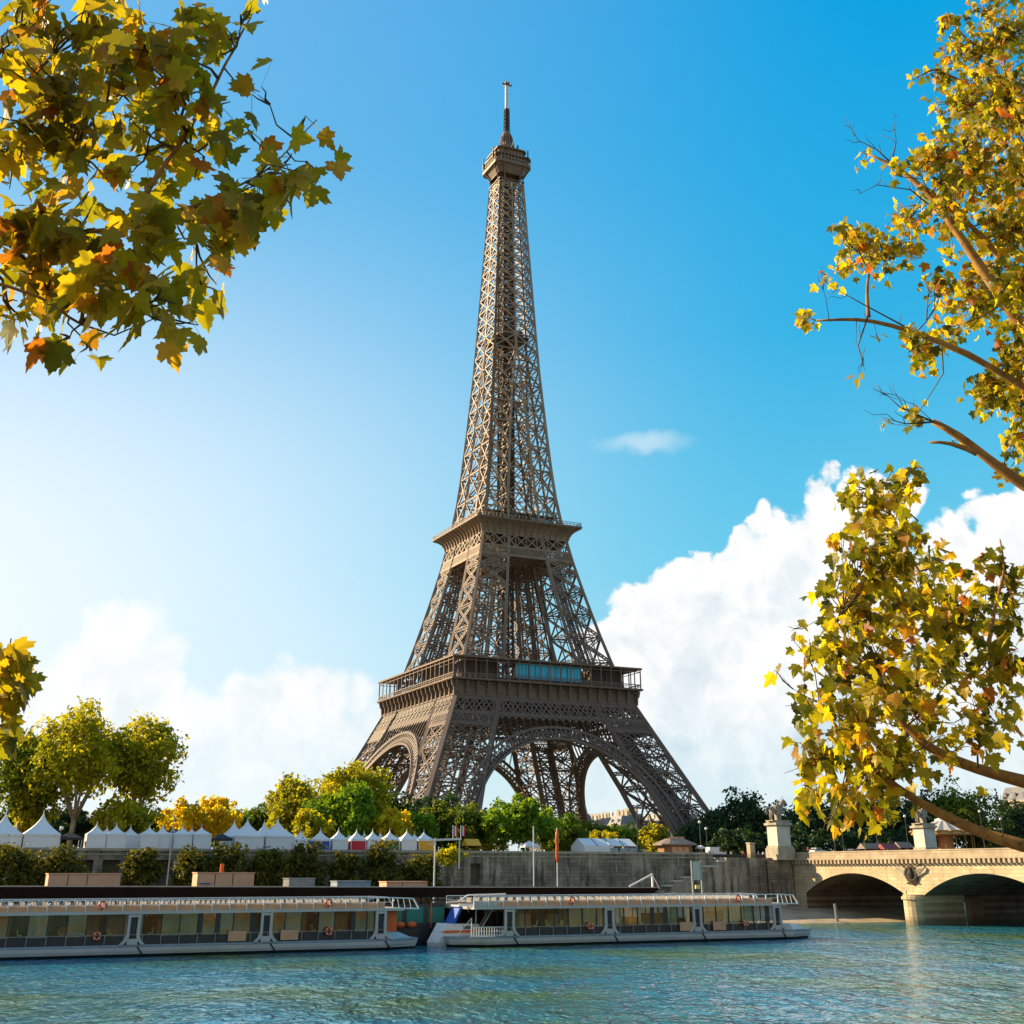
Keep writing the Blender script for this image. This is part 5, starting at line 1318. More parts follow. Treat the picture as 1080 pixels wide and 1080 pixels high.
# chairs in the saloons
def make_chair(loc, rz, label, group):
    r = thing('dining_chair', label, 'chair', loc, rz, group)
    mb = MB(); mb.box(-.24, .24, -.24, .24, .42, .5); mb.build('seat', 'chair_yellow', r)
    mb = MB(); mb.extrude([(-.24, .2, .5), (.24, .2, .5), (.22, .3, 1.05), (-.22, .3, 1.05)], (0, 0, 0), (0, .06, 0)); mb.build('backrest', 'chair_yellow', r)
    for a_ in (-.2, .2):
        for b_ in (-.2, .2): mb = MB(); mb.bar((a_, b_, 0), (a_, b_, .42), .05); mb.build('leg', 'dark_metal', r)
    return r
GCH = 'yellow chairs in the boat saloons'
first = None; rnd = random.Random(9)
for X_, u0_, pl_, bn in ((XL, uL, [(22, 1), (40, 0), (66, 1), (88, 0), (118, 1), (160, 0), (183, 1), (195, 0), (219, 1), (236, 0), (300, 1), (318, 0), (333, 1), (360, 0), (377, 0), (392, 1)], 'left boat'), (XR, uR, [(555, 1), (568, 0), (582, 1), (595, 0), (608, 1), (621, 0), (656, 1), (668, 0), (681, 1), (706, 0), (718, 1), (751, 1), (760, 0), (775, 1), (802, 1), (812, 0)], 'right boat')):
    for k, (px, f) in enumerate(pl_):
        loc = uv(u0_ + X_(px), BV - 1.1, DK + .703); rz = AL + (math.pi / 2 if f else -math.pi / 2) + rnd.uniform(-.3, .3)
        lab = 'yellow chair behind the %s\'s windows, %s from the left' % (bn, ORD[k])
        if first is None: first = make_chair(loc, rz, lab, GCH)
        else: dup(first, loc, rz, lab)

# dark barge and white launch behind
r = river_root('moored_barge', 'dark moored barge with greenish cabin windows, in the gap between the tour boats', 'boat', upx(396, 985, 240), 240, 0)
w = upx(480, 985, 240) - upx(396, 985, 240)
mb = MB(); mb.extrude([(0, 0, -.5), (w - 1, 0, -.5), (w + 2, 0, 2.2), (-1, 0, 2.0)], (0, 0, 0), (0, 5.5, 0)); mb.build('hull', 'hull_black', r)
mb = MB(); mb.box(1, w - 1.5, .8, 4.8, 2.0, 5.0); mb.build('cabin', 'dark_panel', r)
for x in (1.5, 4.6, 7.7): mb = MB(); mb.box(x, x + 2.4, .72, .79, 2.7, 4.6); mb.build('window', 'green_cloth', r)
for x in (3.4, 5.0):
    mb = MB(); mb.tube([(x - .6, -.2, 2.5), (x, -.3, 2.55), (x + .6, -.2, 2.5)], [.25, .42, .25], 8); mb.build('fender', 'orange_paint', r, smooth=True)
mb = MB(); mb.bar((w * .7, .4, 2), (w * .7, .4, 5.2), .1); mb.bar((w * .7, .4, 3.4), (w * .7, .4, 4.3), .2); mb.build('staff', 'orange_paint', r)
r = river_root('motor_launch', 'white motor launch with an orange stripe and blue windscreen, left of the right tour boat', 'boat', upx(455, 990, 244), 244, 0)
w = upx(505, 990, 244) - upx(455, 990, 244)
mb = MB()
sec = lambda x, g, z: [(x, g, z)]
top_ = [(1.4, 1.6, 2.8), (2.2, 0, 2.7), (w, 0, 2.6), (w, 3.4, 2.6), (2.2, 3.4, 2.7)]; bt = [(0.2, 1.6, -.3), (1.2, .3, -.3), (w, .3, -.3), (w, 3.1, -.3), (1.2, 3.1, -.3)]; md = [(0, 1.6, .5), (1.0, .05, .5), (w, .05, .5), (w, 3.35, .5), (1.0, 3.35, .5)]
mb.add(bt + md + top_, [(4, 3, 2, 1, 0), (10, 11, 12, 13, 14)] + [(k * 5 + i, k * 5 + (i + 1) % 5, k * 5 + 5 + (i + 1) % 5, k * 5 + 5 + i) for k in range(2) for i in range(5)]); mb.build('hull', 'white_paint', r)
mb = MB(); mb.box(1.85, w, -.06, -.0, 1.6, 1.9); mb.bar((.95, 1.58, 1.75), (1.85, -.04, 1.75), .3, .1); mb.build('stripe', 'orange_paint', r)
mb = MB(); mb.extrude([(3.1, .3, 2.65), (3.5, .3, 2.65), (4.6, .3, 4.7), (4.2, .3, 4.7)], (0, 0, 0), (0, 2.8, 0)); mb.build('windscreen', 'blue_cloth', r)
mb = MB(); mb.box(3.9, w, .2, 3.2, 4.7, 4.9); mb.bar((w - .3, .4, 2.6), (w - .3, .4, 4.7), .12); mb.build('roof', 'white_paint', r)
mb = MB(); mb.box(4.5, w - 1, -.07, -.003, 2.05, 2.4); mb.build('porthole_strip', 'window_dark', r)
# gangway with white railing at the right end of the stage
r = river_root('gangway', 'white railed gangway with a raised arm at the right end of the landing stage', 'gangway', upx(664, 940, 232), 232, 0)
mb = MB(); mb.bar((0, 0, 6.9), (4.2, 0, 8.6), .22); mb.bar((4.2, 0, 8.7), (4.2, 0, 5.5), .28); mb.bar((4.2, 0, 8.6), (5.4, 0, 6.6), .08); mb.build('arm', 'white_paint', r)
mb = MB(); mb.bar((3.5, .5, 5.6), (9.5, 2.2, 5.9), .5, .15); mb.build('walkway', 'grey_metal', r)

# ------------------------------------------------------------------ people
def person(loc, rz, shirt, trousers, label, pose=0):
    r = thing('person', label, 'person', loc, rz)
    s = .12 if pose else .03
    V = [(0, 0, .95), (0, 0, 1.2), (0, 0, 1.42), (0, 0, 1.54), (0, -.02, 1.68), (.1, 0, .9), (.11, -s, .5), (.11, -s * .3, .06), (.11, -s - .14, .04), (-.1, 0, .9), (-.11, s, .5), (-.11, s * 1.6, .06), (-.11, s * 1.6 - .14, .04),
         (.2, 0, 1.4), (.26, -.03 + s, 1.13), (.25, -.1 + s, .88), (-.2, 0, 1.4), (-.26, -.03 - s, 1.13), (-.25, -.1 - s, .88)]
    E_ = [(0, 1), (1, 2), (2, 3), (3, 4), (0, 5), (5, 6), (6, 7), (7, 8), (0, 9), (9, 10), (10, 11), (11, 12), (2, 13), (13, 14), (14, 15), (2, 16), (16, 17), (17, 18)]
    Q = [.13, .13, .14, .055, .1, .09, .065, .05, .04, .09, .065, .05, .04, .07, .05, .04, .07, .05, .04]
    skin_fig('body', V, E_, Q, 'skin', r, 0, 1)
    skin_fig('shirt', [(0, 0, .95), (0, 0, 1.2), (0, 0, 1.42), (.2, 0, 1.4), (.26, -.03 + s, 1.13), (-.2, 0, 1.4), (-.26, -.03 - s, 1.13)], [(0, 1), (1, 2), (2, 3), (3, 4), (2, 5), (5, 6)], [.155, .15, .15, .085, .065, .085, .065], shirt, r, 0, 1)
    skin_fig('trousers', [(0, 0, .98), (.1, 0, .88), (.11, -s, .5), (.11, -s * .3, .12), (-.1, 0, .88), (-.11, s, .5), (-.11, s * 1.6, .12)], [(0, 1), (1, 2), (2, 3), (0, 4), (4, 5), (5, 6)], [.15, .11, .085, .07, .11, .085, .07], trousers, r, 0, 1)
    mb = MB(); mb.lathe([(.02, 1.64), (.112, 1.66), (.115, 1.74), (.07, 1.81), (.01, 1.825)], n=10); mb.build('hair', 'hair', r, smooth=True)
for px, v, z, sh, tr, lab, py, po in [(852, 171, GZA + .01, 'red_cloth', 'dark_panel', 'person in a red top walking right of the horse statue', 893, 1), (784, 173, GZ - .2, 'red_cloth', 'blue_grey', 'person in a red top left of the square stone post', 900, 0),
                              (800, 172, GZ - .2, 'blue_cloth', 'dark_panel', 'person in a blue top between the stone post and the pedestal', 900, 1), (805, 171, GZ - .2, 'white_paint', 'blue_grey', 'person in a white shirt beside the pedestal', 900, 0),
                              (746, 200, 3.4, 'blue_cloth', 'blue_cloth', 'person in blue standing on the lower quay by the portal', 940, 0), (753, 199, 2.65, 'chair_yellow', 'dark_panel', 'person in a yellow top on the lower quay right of the portal', 945, 0),
                              (340, 173, GZ + .01, 'blue_cloth', 'dark_panel', 'person in dark blue before the tent with blue walls', 893, 1), (771, 172, GZ - .2, 'tent_white', 'dark_panel', 'person in a white top right of the white van', 898, 1)]:
    p = onv(px, py, v); person((p.x, p.y, z), AL + random.uniform(-1, 1), sh, tr, lab, po)

# ------------------------------------------------------------------ trees on the far bank
def rvec(rnd):
    while True:
        v = Vector((rnd.uniform(-1, 1), rnd.uniform(-1, 1), rnd.uniform(-1, 1)))
        if .05 < v.length < 1: return v.normalized()
def cards(lobes, n, size, rnd, squash=1.0, tone=0.5, up=.35):
    mb = MB(); tint = []; tot = sum(l[1] ** 2 for l in lobes)
    for c, r, tn in lobes:
        k = max(8, int(n * r * r / tot))
        for _ in range(k):
            d = rvec(rnd)
            if d.z < -.2 and rnd.random() < .5: d.z = -d.z
            rr = r * (rnd.uniform(.45, 1.0) ** .5) * (1 + .55 * mnoise.noise(d * 2.6 + c) + .25 * mnoise.noise(d * 7.0 + c))
            p = c + Vector((d.x * rr, d.y * rr, d.z * rr * squash))
            if mnoise.noise(p * (.55 / max(size, .3) * .5) + Vector((3, 1, 7))) < -.26: continue
            nrm = (d * .7 + rvec(rnd) * .9 + Vector((0, 0, up))).normalized()
            a = nrm.cross(rvec(rnd)).normalized(); b = nrm.cross(a)
            s = size * rnd.uniform(.55, 1.25)
            if rnd.random() < .11: p = p + d * r * rnd.uniform(.1, .45)
            q = nrm * s * .22
            mb.v += [tuple(p - a * s), tuple(p - b * s * .62 + q), tuple(p + a * s), tuple(p + b * s * .62 + q)]
            o = len(mb.v) - 4; mb.f.append((o, o + 1, o + 2, o + 3)); tint.append(min(1, max(0, tn + rnd.gauss(0, .2))))
    return mb, tint
def tree(px, ytop, wpx, v, m_, label, trunk=.3, name='broadleaf_tree', cat='tree', n=5200, bark='bark_far', base=None, size=.52, lean=0, zb=None, depth=1.0, group='trees on the far bank', fork=True, py=880, full=1.0):
    rnd = random.Random(int(px * 13 + ytop * 7)); zb = GZ if zb is None else zb
    p = onv(px, py, v); sc = p.y / 1385.0
    H_ = onv(px, ytop, v).z - zb; W_ = wpx * sc / 2 * 1.1; n = int(n * 1.35)
    r = thing(name, label, cat, (p.x, p.y, zb), 0, group)
    ch = H_ * trunk; cz = (ch + H_) / 2; hz = (H_ - ch) / 2
    lobes = []; nl = 48
    nl = int(nl * max(1, min(1.8, W_ / hz * .8)))
    for i in range(nl):
        d = rvec(rnd); d.z = d.z * .95
        q = rnd.uniform(.35, .98)
        rr = (rnd.uniform(.30, .42) if i < 20 else rnd.uniform(.13, .26)) * full * min(W_, hz * 1.15)
        if i < 20: q *= .78
        c = Vector((d.x * (W_ - rr * .5) * q * 1.1, d.y * (W_ - rr * .5) * q * 1.1 * depth, cz + d.z * (hz - rr * .55) * (q + .14)))
        lobes.append((c, rr, .5 + rnd.uniform(-.28, .28)))
    mb, tint = cards(lobes, n, size, rnd)
    cr = mb.build('crown', m_, r, tint=tint, norm=False)
    mb = MB(); tr = max(.22, H_ * .018)
    mb.tube([(0, 0, -.3), (lean * .15, 0, ch * .45), (lean * .3, 0, ch * .95)], [tr * 1.35, tr * 1.05, tr * .9], 9)
    for i in range(6 if fork else 3):
        g = rnd.uniform(0, 6.28); e = Vector((math.cos(g) * W_ * .55, math.sin(g) * W_ * .5, cz + rnd.uniform(-.1, .55) * hz))
        s = Vector((lean * .25, 0, ch * rnd.uniform(.7, .95))); m1 = s.lerp(e, .45) + Vector((0, 0, hz * .12))
        mb.tube([s, m1, e], [tr * .62, tr * .42, tr * .14], 7)
    mb.build('trunk', bark, r, smooth=True)
    return r
tree(18, 770, 95, 140, 'crown_green', 'olive green tree behind the left tents, cut by the photo edge', .32, n=5200)
tree(74, 744, 138, 146, 'crown_gold', 'tallest plane tree on the left with a forked pale trunk', .30, name='plane_tree', n=9000, lean=1.2)
tree(139, 757, 104, 143, 'crown_gold', 'plane tree right of the tallest one with a straight pale trunk', .28, name='plane_tree', n=7000)
tree(30, 822, 60, 138, 'crown_gold', 'small bright tree low between the left tents', .15, n=2600)
tree(128, 838, 70, 152, 'crown_gold', 'low golden green tree between the two plane tree trunks', .1, n=2600)
for px, yt, w, lab in [(8, 848, 80, 'dark tree low behind the leftmost tents'), (62, 850, 80, 'dark tree low behind the forked plane trunk'), (112, 852, 90, 'dark tree low behind the small white tents'), (165, 856, 60, 'dark tree low behind the tall grey lamp pole')]:
    tree(px, yt, w, 118, 'crown_dark', lab, .04, n=2600, size=.6)
tree(212, 842, 88, 140, 'crown_yellow', 'bright yellow spreading tree behind the left tent row', .22, n=4600, bark='bark')
tree(258, 858, 34, 120, 'crown_green', 'small green tree right of the yellow tree', .1, n=1500)
tree(303, 817, 64, 140, 'crown_gold', 'golden green tree behind the tall pair of tents', .15, n=5000)
tree(371, 797, 82, 138, 'crown_gold', 'tall golden green tree before the left tower leg', .15, n=6500)
tree(340, 838, 70, 150, 'crown_bright', 'light green tree between two golden green trees', .12, n=3500)
tree(372, 824, 60, 152, 'crown_bright', 'light green tree in front of the tall golden green one', .12, n=3200)
tree(328, 855, 46, 158, 'crown_gold', 'low golden shrub tree behind the tent with blue walls', .08, n=1800)
tree(405, 852, 62, 156, 'crown_yellow', 'orange yellow tree behind the red and green walled tents', .1, n=3000)
tree(376, 858, 40, 158, 'crown_bright', 'low light green tree behind the tent with red walls', .08, n=1700)
tree(408, 838, 40, 130, 'crown_dark', 'dark conical tree close to the left tower leg', .05, n=2200)
tree(447, 833, 80, 132, 'crown_dark', 'dark green tree at the foot of the left tower leg', .1, n=4500)
tree(440, 855, 46, 152, 'crown_bright', 'light green tree behind the yellow walled tent', .1, n=2200)
tree(462, 846, 44, 140, 'crown_green', 'green tree behind the tricolour flags', .1, n=2400)
tree(490, 846, 60, 146, 'crown_green', 'green tree between the flags and the bright green tree', .1, n=3200)
tree(552, 841, 92, 152, 'crown_bright', 'bright green round tree under the left arch opening', .16, n=7000, bark='bark_dark')
tree(596, 862, 44, 130, 'crown_green', 'green tree left of the white marquee', .1, n=2200)
for px, yt, w, m_, v, lab in [(622, 862, 50, 'crown_green', 60, 'green tree far behind the white marquee'), (652, 866, 50, 'crown_bright', 60, 'light green tree below the far houses, left one'), (640, 873, 40, 'crown_gold', 90, 'golden tree just above the marquee roof'), (690, 868, 32, 'crown_gold', 90, 'golden green tree between the mast and the kiosk'), (664, 872, 34, 'crown_bright', 80, 'light green tree below the far houses, right one'), (603, 868, 30, 'crown_dark', 70, 'dark green tree beside the inner tower leg')]:
    tree(px, yt, w, v, m_, lab, .06, n=1900, size=.6)
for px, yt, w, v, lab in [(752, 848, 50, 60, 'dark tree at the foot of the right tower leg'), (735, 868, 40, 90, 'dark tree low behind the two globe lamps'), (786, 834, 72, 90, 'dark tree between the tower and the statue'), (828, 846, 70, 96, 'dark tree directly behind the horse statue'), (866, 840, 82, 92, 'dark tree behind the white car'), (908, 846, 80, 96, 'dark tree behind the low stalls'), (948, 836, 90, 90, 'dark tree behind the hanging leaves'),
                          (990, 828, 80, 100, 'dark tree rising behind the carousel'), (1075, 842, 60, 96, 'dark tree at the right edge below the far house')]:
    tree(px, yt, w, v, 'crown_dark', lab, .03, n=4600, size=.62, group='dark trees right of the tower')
tree(1024, 822, 84, 112, 'crown_green', 'taller green tree behind the thick low branch', .05, n=5000, size=.6, group='dark trees right of the tower')
tree(1032, 872, 34, 140, 'bush_green', 'low rounded shrub right of the carousel', .03, n=1600, size=.42, name='shrub', cat='shrub', group='dark trees right of the tower')
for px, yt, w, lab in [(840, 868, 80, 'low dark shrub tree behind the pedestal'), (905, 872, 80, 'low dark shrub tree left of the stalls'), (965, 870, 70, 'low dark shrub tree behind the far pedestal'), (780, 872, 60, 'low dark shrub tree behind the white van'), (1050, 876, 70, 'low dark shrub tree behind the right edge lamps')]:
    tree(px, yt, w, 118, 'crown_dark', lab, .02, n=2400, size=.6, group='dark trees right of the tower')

for k, (px, yt, w, m_) in enumerate([(188, 852, 60, 'crown_gold'), (240, 852, 54, 'crown_bright'), (284, 842, 50, 'crown_green'), (322, 836, 60, 'crown_green'), (352, 818, 60, 'crown_gold'), (398, 836, 60, 'crown_green'), (424, 846, 54, 'crown_bright'), (478, 850, 60, 'crown_green'), (514, 854, 56, 'crown_gold'), (578, 858, 44, 'crown_green')]):
    tree(px, yt, w, 122, m_, 'tree in the second row behind the tents, %s from the left of that row' % ORD[k], .05, n=3000, group='second row of trees behind the tents')
# bushes along the foot of the wall
bushes = [(14, 889, 52, 'clipped dark bush at the left edge under the white tents'), (62, 889, 48, 'clipped dark bush left of the wall openings'), (150, 887, 35, 'rounded bush between the wall openings'), (203, 892, 38, 'rounded bush below the last small tent of the left row'), (243, 890, 46, 'wide dark bush below the black canopy'),
          (286, 891, 40, 'dark bush below the tall pair of tents'), (324, 884, 34, 'taller bush below the tent with blue walls'), (364, 895, 30, 'low bush below the white tent beside the blue one'), (404, 886, 43, 'round olive bush below the red and green walled tents'), (443, 893, 36, 'bush below the yellow walled tent')]
for px, yt, w, lab in bushes:
    tree(px, yt, w * 1.12, 183.0, 'bush_green', lab, .02, name='bush', cat='bush', n=5200, size=.34, zb=QZ, depth=.75, group='bushes along the quay wall', fork=False, py=905, full=1.35)
tree(477, 891, 30, 186, 'crown_gold', 'small lollipop shaped yellow green tree beside the wall doorway', .62, name='clipped_tree', n=1900, size=.3, zb=QZ, group=None, fork=False, py=905)

# ------------------------------------------------------------------ houses beyond the tower
def house(px, ytop, wpx, Y, label, rz, fl=6, chim=2):
    q = at(px, ytop, Y); h = q.z - GZ; w = wpx * Y / 1380 / 2 * 1.7; d = 6.0
    r = thing('town_house', label, 'house', (q.x, Y, GZ), rz, 'cream town houses far beyond the tower')
    mh = h * .78
    mb = MB(); mb.box(-w, w, 0, d * 2, 0, mh); mb.box(-w - .3, w + .3, -.4, d * 2 + .3, mh + .003, mh + .6); mb.build('wall', 'facade', r)
    mb = MB(); mb.add([(-w, 0, mh + .603), (w, 0, mh + .603), (w, 2 * d, mh + .603), (-w, 2 * d, mh + .603), (-w + 1, 2.2, h - .5), (w - 1, 2.2, h - .5), (w - 1, 2 * d - 2, h - .5), (-w + 1, 2 * d - 2, h - .5)], [(0, 1, 5, 4), (1, 2, 6, 5), (2, 3, 7, 6), (3, 0, 4, 7), (4, 5, 6, 7)]); ro = mb.build('roof', 'zinc', r, norm=False)
    for k in range(chim):
        x = -w + (k + .5) * 2 * w / chim; mb = MB(); mb.box(x - .9, x + .9, d - .6, d + .6, h - .9, h + 1.8)
        for j in range(4): mb.box(x - .75 + j * .4, x - .5 + j * .4, d - .15, d + .15, h + 1.8, h + 2.5)
        mb.build('chimney', 'facade', ro)
    nx = max(2, int(w * 2 / 3.4)); fh = mh / fl; win = None
    for f in range(1, fl):
        for k in range(nx):
            x = -w + (k + .5) * 2 * w / nx
            if win is None: mb = MB(); mb.box(-.55, .55, -.06, -.003, .8, fh - .6); win = mb.build('window', 'window_dark', r); q = win
            else: q = win.copy(); C.objects.link(q)
            q.location = (x, 0, f * fh)
    for k in range(nx): x = -w + (k + .5) * 2 * w / nx; mb = MB(); mb.box(x - .5, x + .5, .4, .9, mh + 1.2, mh + 3.0); mb.build('dormer', 'zinc', ro)
    for f in (2, fl - 1): mb = MB(); mb.box(-w, w, -.7, -.07, f * fh + .1, f * fh + .35); mb.build('balcony', 'zinc', r)
hs = [(600 + 6.2 * i + (i * 37 % 5), 857 + (i * 53 % 9), 8 + (i * 29 % 5), 640 + (i * 71 % 7) * 32) for i in range(21)]
OR2 = ORD + ['seventeenth', 'eighteenth', 'nineteenth', 'twentieth', 'twenty-first']
for i, (a_, t_, w_, y_) in enumerate(hs): house(a_, t_, w_, y_, 'small far cream house on the slope beyond the tower legs, %s from the left' % OR2[i], R(-50 if i % 2 else -66), 6, 2 + i % 2)
house(1072, 828, 26, 430, 'cream town house above the dark trees at the right edge', R(-55), 7, 2)
house(768, 862, 40, 800, 'far cream house mostly hidden by dark trees right of the tower', R(-60), 6, 2)

# ------------------------------------------------------------------ near plane trees whose boughs frame the view
LEAF_R = [(0.0, -0.26), (0.20, -0.40), (0.34, -0.30), (0.50, -0.34), (0.72, -0.22), (0.60, -0.06), (0.70, 0.06), (0.98, 0.26), (0.78, 0.30), (0.72, 0.46), (0.54, 0.40), (0.36, 0.36), (0.40, 0.56), (0.28, 0.66), (0.24, 0.84), (0.12, 0.88), (0.0, 1.12)]
LEAF = LEAF_R + [(-x, y) for x, y in reversed(LEAF_R[1:-1])]
def add_leaf(mb, tint, stem, pos, tip, nrm, s, t, rnd):
    tip = tip.normalized(); nrm = (nrm - tip * nrm.dot(tip))
    if nrm.length < .05: nrm = tip.orthogonal()
    nrm.normalize(); sd = tip.cross(nrm)
    cup, curl, tw = rnd.uniform(-.30, .38), rnd.uniform(-.38, .15), rnd.uniform(-.22, .22)
    nar = rnd.uniform(.72, 1.0)
    o = len(mb.v)
    def pt(x, y): z = cup * abs(x) + curl * (y - .1) ** 2 + tw * x * y; return tuple(pos + (sd * x * nar + tip * y + nrm * z) * s)
    mb.v.append(pt(0, .08))
    for x, y in LEAF: mb.v.append(pt(x, y))
    n = len(LEAF)
    for i in range(n): mb.f.append((o, o + 1 + i, o + 1 + (i + 1) % n)); tint.append(min(1, max(0, t + rnd.uniform(-.03, .03))))
    b = pos + tip * (-.26 * s); w = s * .025
    if stem is not None:
        q = sd * w; mb.v += [tuple(b - q), tuple(b + q), tuple(stem + q), tuple(stem - q)]; o = len(mb.v) - 4; mb.f.append((o, o + 1, o + 2, o + 3)); tint.append(.35)
def in_frame(p, pad):
    z = p.z - ZC; d = p.y * math.cos(TH) + z * math.sin(TH)
    if d < .3: return False
    q = FPX * pad / d
    return -q < 540 + FPX * p.x / d < 1080 + q and -q < CY - FPX * (z * math.cos(TH) - p.y * math.sin(TH)) / d < 1080 + q
def bough_tree(label, trunk_pts, trunk_r, limbs, clusters, Yc, Ydep, leaf, lm, seed, tone, bark='bark', balls=0, bare=(), mul=1.0, spread=1.0, rest_dirs=(), rest_n=40):
    rnd = random.Random(seed)
    base = Vector(trunk_pts[0]); r = thing('plane_tree', label, 'tree', base, 0)
    L = lambda p: Vector(p) - base
    mb = MB(); mb.tube([L(p) for p in trunk_pts], trunk_r, 12); mb.build('trunk', bark, r, smooth=True)
    segs = []
    for lb in limbs:
        start, pts, r0, r1_ = lb
        P = [Vector(start)] if start else []
        for q in pts: P.append(at(q[0], q[1], q[2]))
        dense = []
        for i in range(len(P) - 1):
            k = max(2, int((P[i + 1] - P[i]).length / (r0 * 2.2)))
            dense += [P[i].lerp(P[i + 1], j / k) for j in range(k)]
        dense.append(P[-1])
        for _ in range(4): dense = [dense[0]] + [(dense[i - 1] + dense[i] * 2 + dense[i + 1]) / 4 for i in range(1, len(dense) - 1)] + [dense[-1]]
        wob = rnd.uniform(0, 9); dense = [q + Vector((0, mnoise.noise(q * .9 / r0 * .12 + Vector((wob, 0, 0))), mnoise.noise(q * .9 / r0 * .12 + Vector((0, wob, 0))))) * r0 * .9 for q in dense]
        n = len(dense); rad = [(r0 + (r1_ - r0) * (i / (n - 1)) ** .8) * rnd.uniform(.92, 1.1) for i in range(n)]
        mb = MB(); mb.tube([L(p) for p in dense], rad, 10); mb.build('limb', bark, r, smooth=True)
        segs += list(zip(dense, rad))
    # the rest of the crown, beyond the edge of the photograph
    crown = []; top = Vector(trunk_pts[-1])
    k = 0
    while k < len(rest_dirs):
        d = Vector(rest_dirs[k]); k += 1
        s0 = Vector(trunk_pts[-1]).lerp(Vector(trunk_pts[-2]), rnd.uniform(0, .9)); e = s0 + d
        m1 = s0.lerp(e, .5) + rvec(rnd) * d.length * .1 + Vector((0, 0, d.length * .08))
        pts = [s0, s0.lerp(m1, .5), m1, m1.lerp(e, .5), e]
        mbl = MB(); mbl.tube([L(p) for p in pts], [.11, .09, .065, .045, .02], 8); mbl.build('limb', bark, r, smooth=True)
        ss_ = [(p, .04) for p in pts[1:]]; segs += ss_
        for j in range(7):
            c = pts[2].lerp(e, rnd.random() * 1.1) + rvec(rnd) * d.length * .33
            if not in_frame(c, 1.0): crown.append((c, rnd.uniform(.5, .9)))
    for s in list(segs):
        if rnd.random() < .35:
            c = s[0] + rvec(rnd) * .6 + Vector((0, 0, .25))
            if not in_frame(c, .9): crown.append((c, rnd.uniform(.4, .7)))
    tw = MB(); mb = MB(); tint = []; bl_ = MB()
    def twig(a, b, r0, bend=.12):
        d = b - a; m1 = a.lerp(b, .35) + rvec(rnd) * d.length * bend; m2 = a.lerp(b, .7) + rvec(rnd) * d.length * bend * .7
        tw.tube([L(a), L(m1), L(m2), L(b)], [r0, r0 * .75, r0 * .55, r0 * .3], 5); return [a, m1, m2, b]
    for cx, cy, cr, n, *far in list(clusters) + [(c, None, cr_, rest_n) for c, cr_ in crown]:
        if cy is not None: cr *= spread; n = int(n * mul) if n > 4 else n
        if cy is None: c, rw = cx, cr
        else: Y0 = (far[0] if far else Yc) + rnd.uniform(-1, 1) * Ydep; c = at(cx, cy, Y0); rw = cr * Y0 / 1250
        q = min(segs, key=lambda s: (s[0] - c).length)[0]
        tp = twig(q, c, max(.004, leaf * .055 * min(1, .4 + n / 30)))
        k = max(2, n // 5); ends = []
        for j in range(k):
            d = rvec(rnd); e = c + Vector((d.x * rw, d.y * rw * 1.3, d.z * rw)) * rnd.uniform(.4, 1.0)
            s0 = tp[rnd.choice((1, 2, 3))] if n > 3 else tp[2]
            ends.append(twig(s0, e, leaf * .035))
        for j in range(n):
            t = ends[j % k]; f = rnd.random(); i = min(2, int(f * 3)); s0 = t[i].lerp(t[i + 1], f * 3 - i) if n > 3 else t[3]
            d = rvec(rnd); pos = s0 + d * leaf * rnd.uniform(.3, .7)
            d2 = rvec(rnd)
            if n > 10 and rnd.random() < .55: pos = c + Vector((d2.x * rw, d2.y * rw * 1.2, d2.z * rw)) * (rnd.random() ** .45); s0 = pos + (c - pos).normalized() * leaf * .5
            tipd = d * .6 + Vector((0, 0, -.65)) + rvec(rnd) * .55
            tone_ = tone[0] + rnd.gauss(0, tone[1])
            if rnd.random() < tone[2]: tone_ = rnd.uniform(.75, 1.0)
            add_leaf(mb, tint, L(s0), L(pos), tipd, rvec(rnd) * .8 + Vector((0, -.35, .5)), leaf * .5 * rnd.uniform(.62, 1.15), tone_, rnd)
        for j in range(int(balls * n / 20 + rnd.random() * balls)):
            s0 = ends[rnd.randrange(k)][3]; e = s0 + Vector((rnd.uniform(-.05, .05), 0, -rnd.uniform(.1, .22))) * (leaf / .16)
            tw.tube([L(s0), L(e)], leaf * .012, 4); rr = leaf * .12
            bl_.lathe([(rr * .1, -rr), (rr * .75, -rr * .65), (rr, 0), (rr * .75, rr * .65), (rr * .1, rr)], tuple(L(e)), 8)
    for pts in bare:
        P = [at(*p) for p in pts]; tw.tube([L(p) for p in P], [leaf * .07 * (1 - .8 * i / (len(P) - 1)) for i in range(len(P))], 5)
        for p_, q_ in zip(P, P[1:]):
            for _ in range(2):
                s0 = p_.lerp(q_, rnd.random()); twig(s0, s0 + (rvec(rnd) + Vector((-.4, 0, .35))) * leaf * rnd.uniform(.6, 1.6), leaf * .03, .15)
    tw.build('twigs', 'bark_dark', r, smooth=True)['kind'] = 'stuff'
    mb.build('foliage', lm, r, tint=tint, norm=False)['kind'] = 'stuff'
    if bl_.v: bl_.build('seed_balls', 'bark_dark', r, smooth=True)['kind'] = 'stuff'
    return r

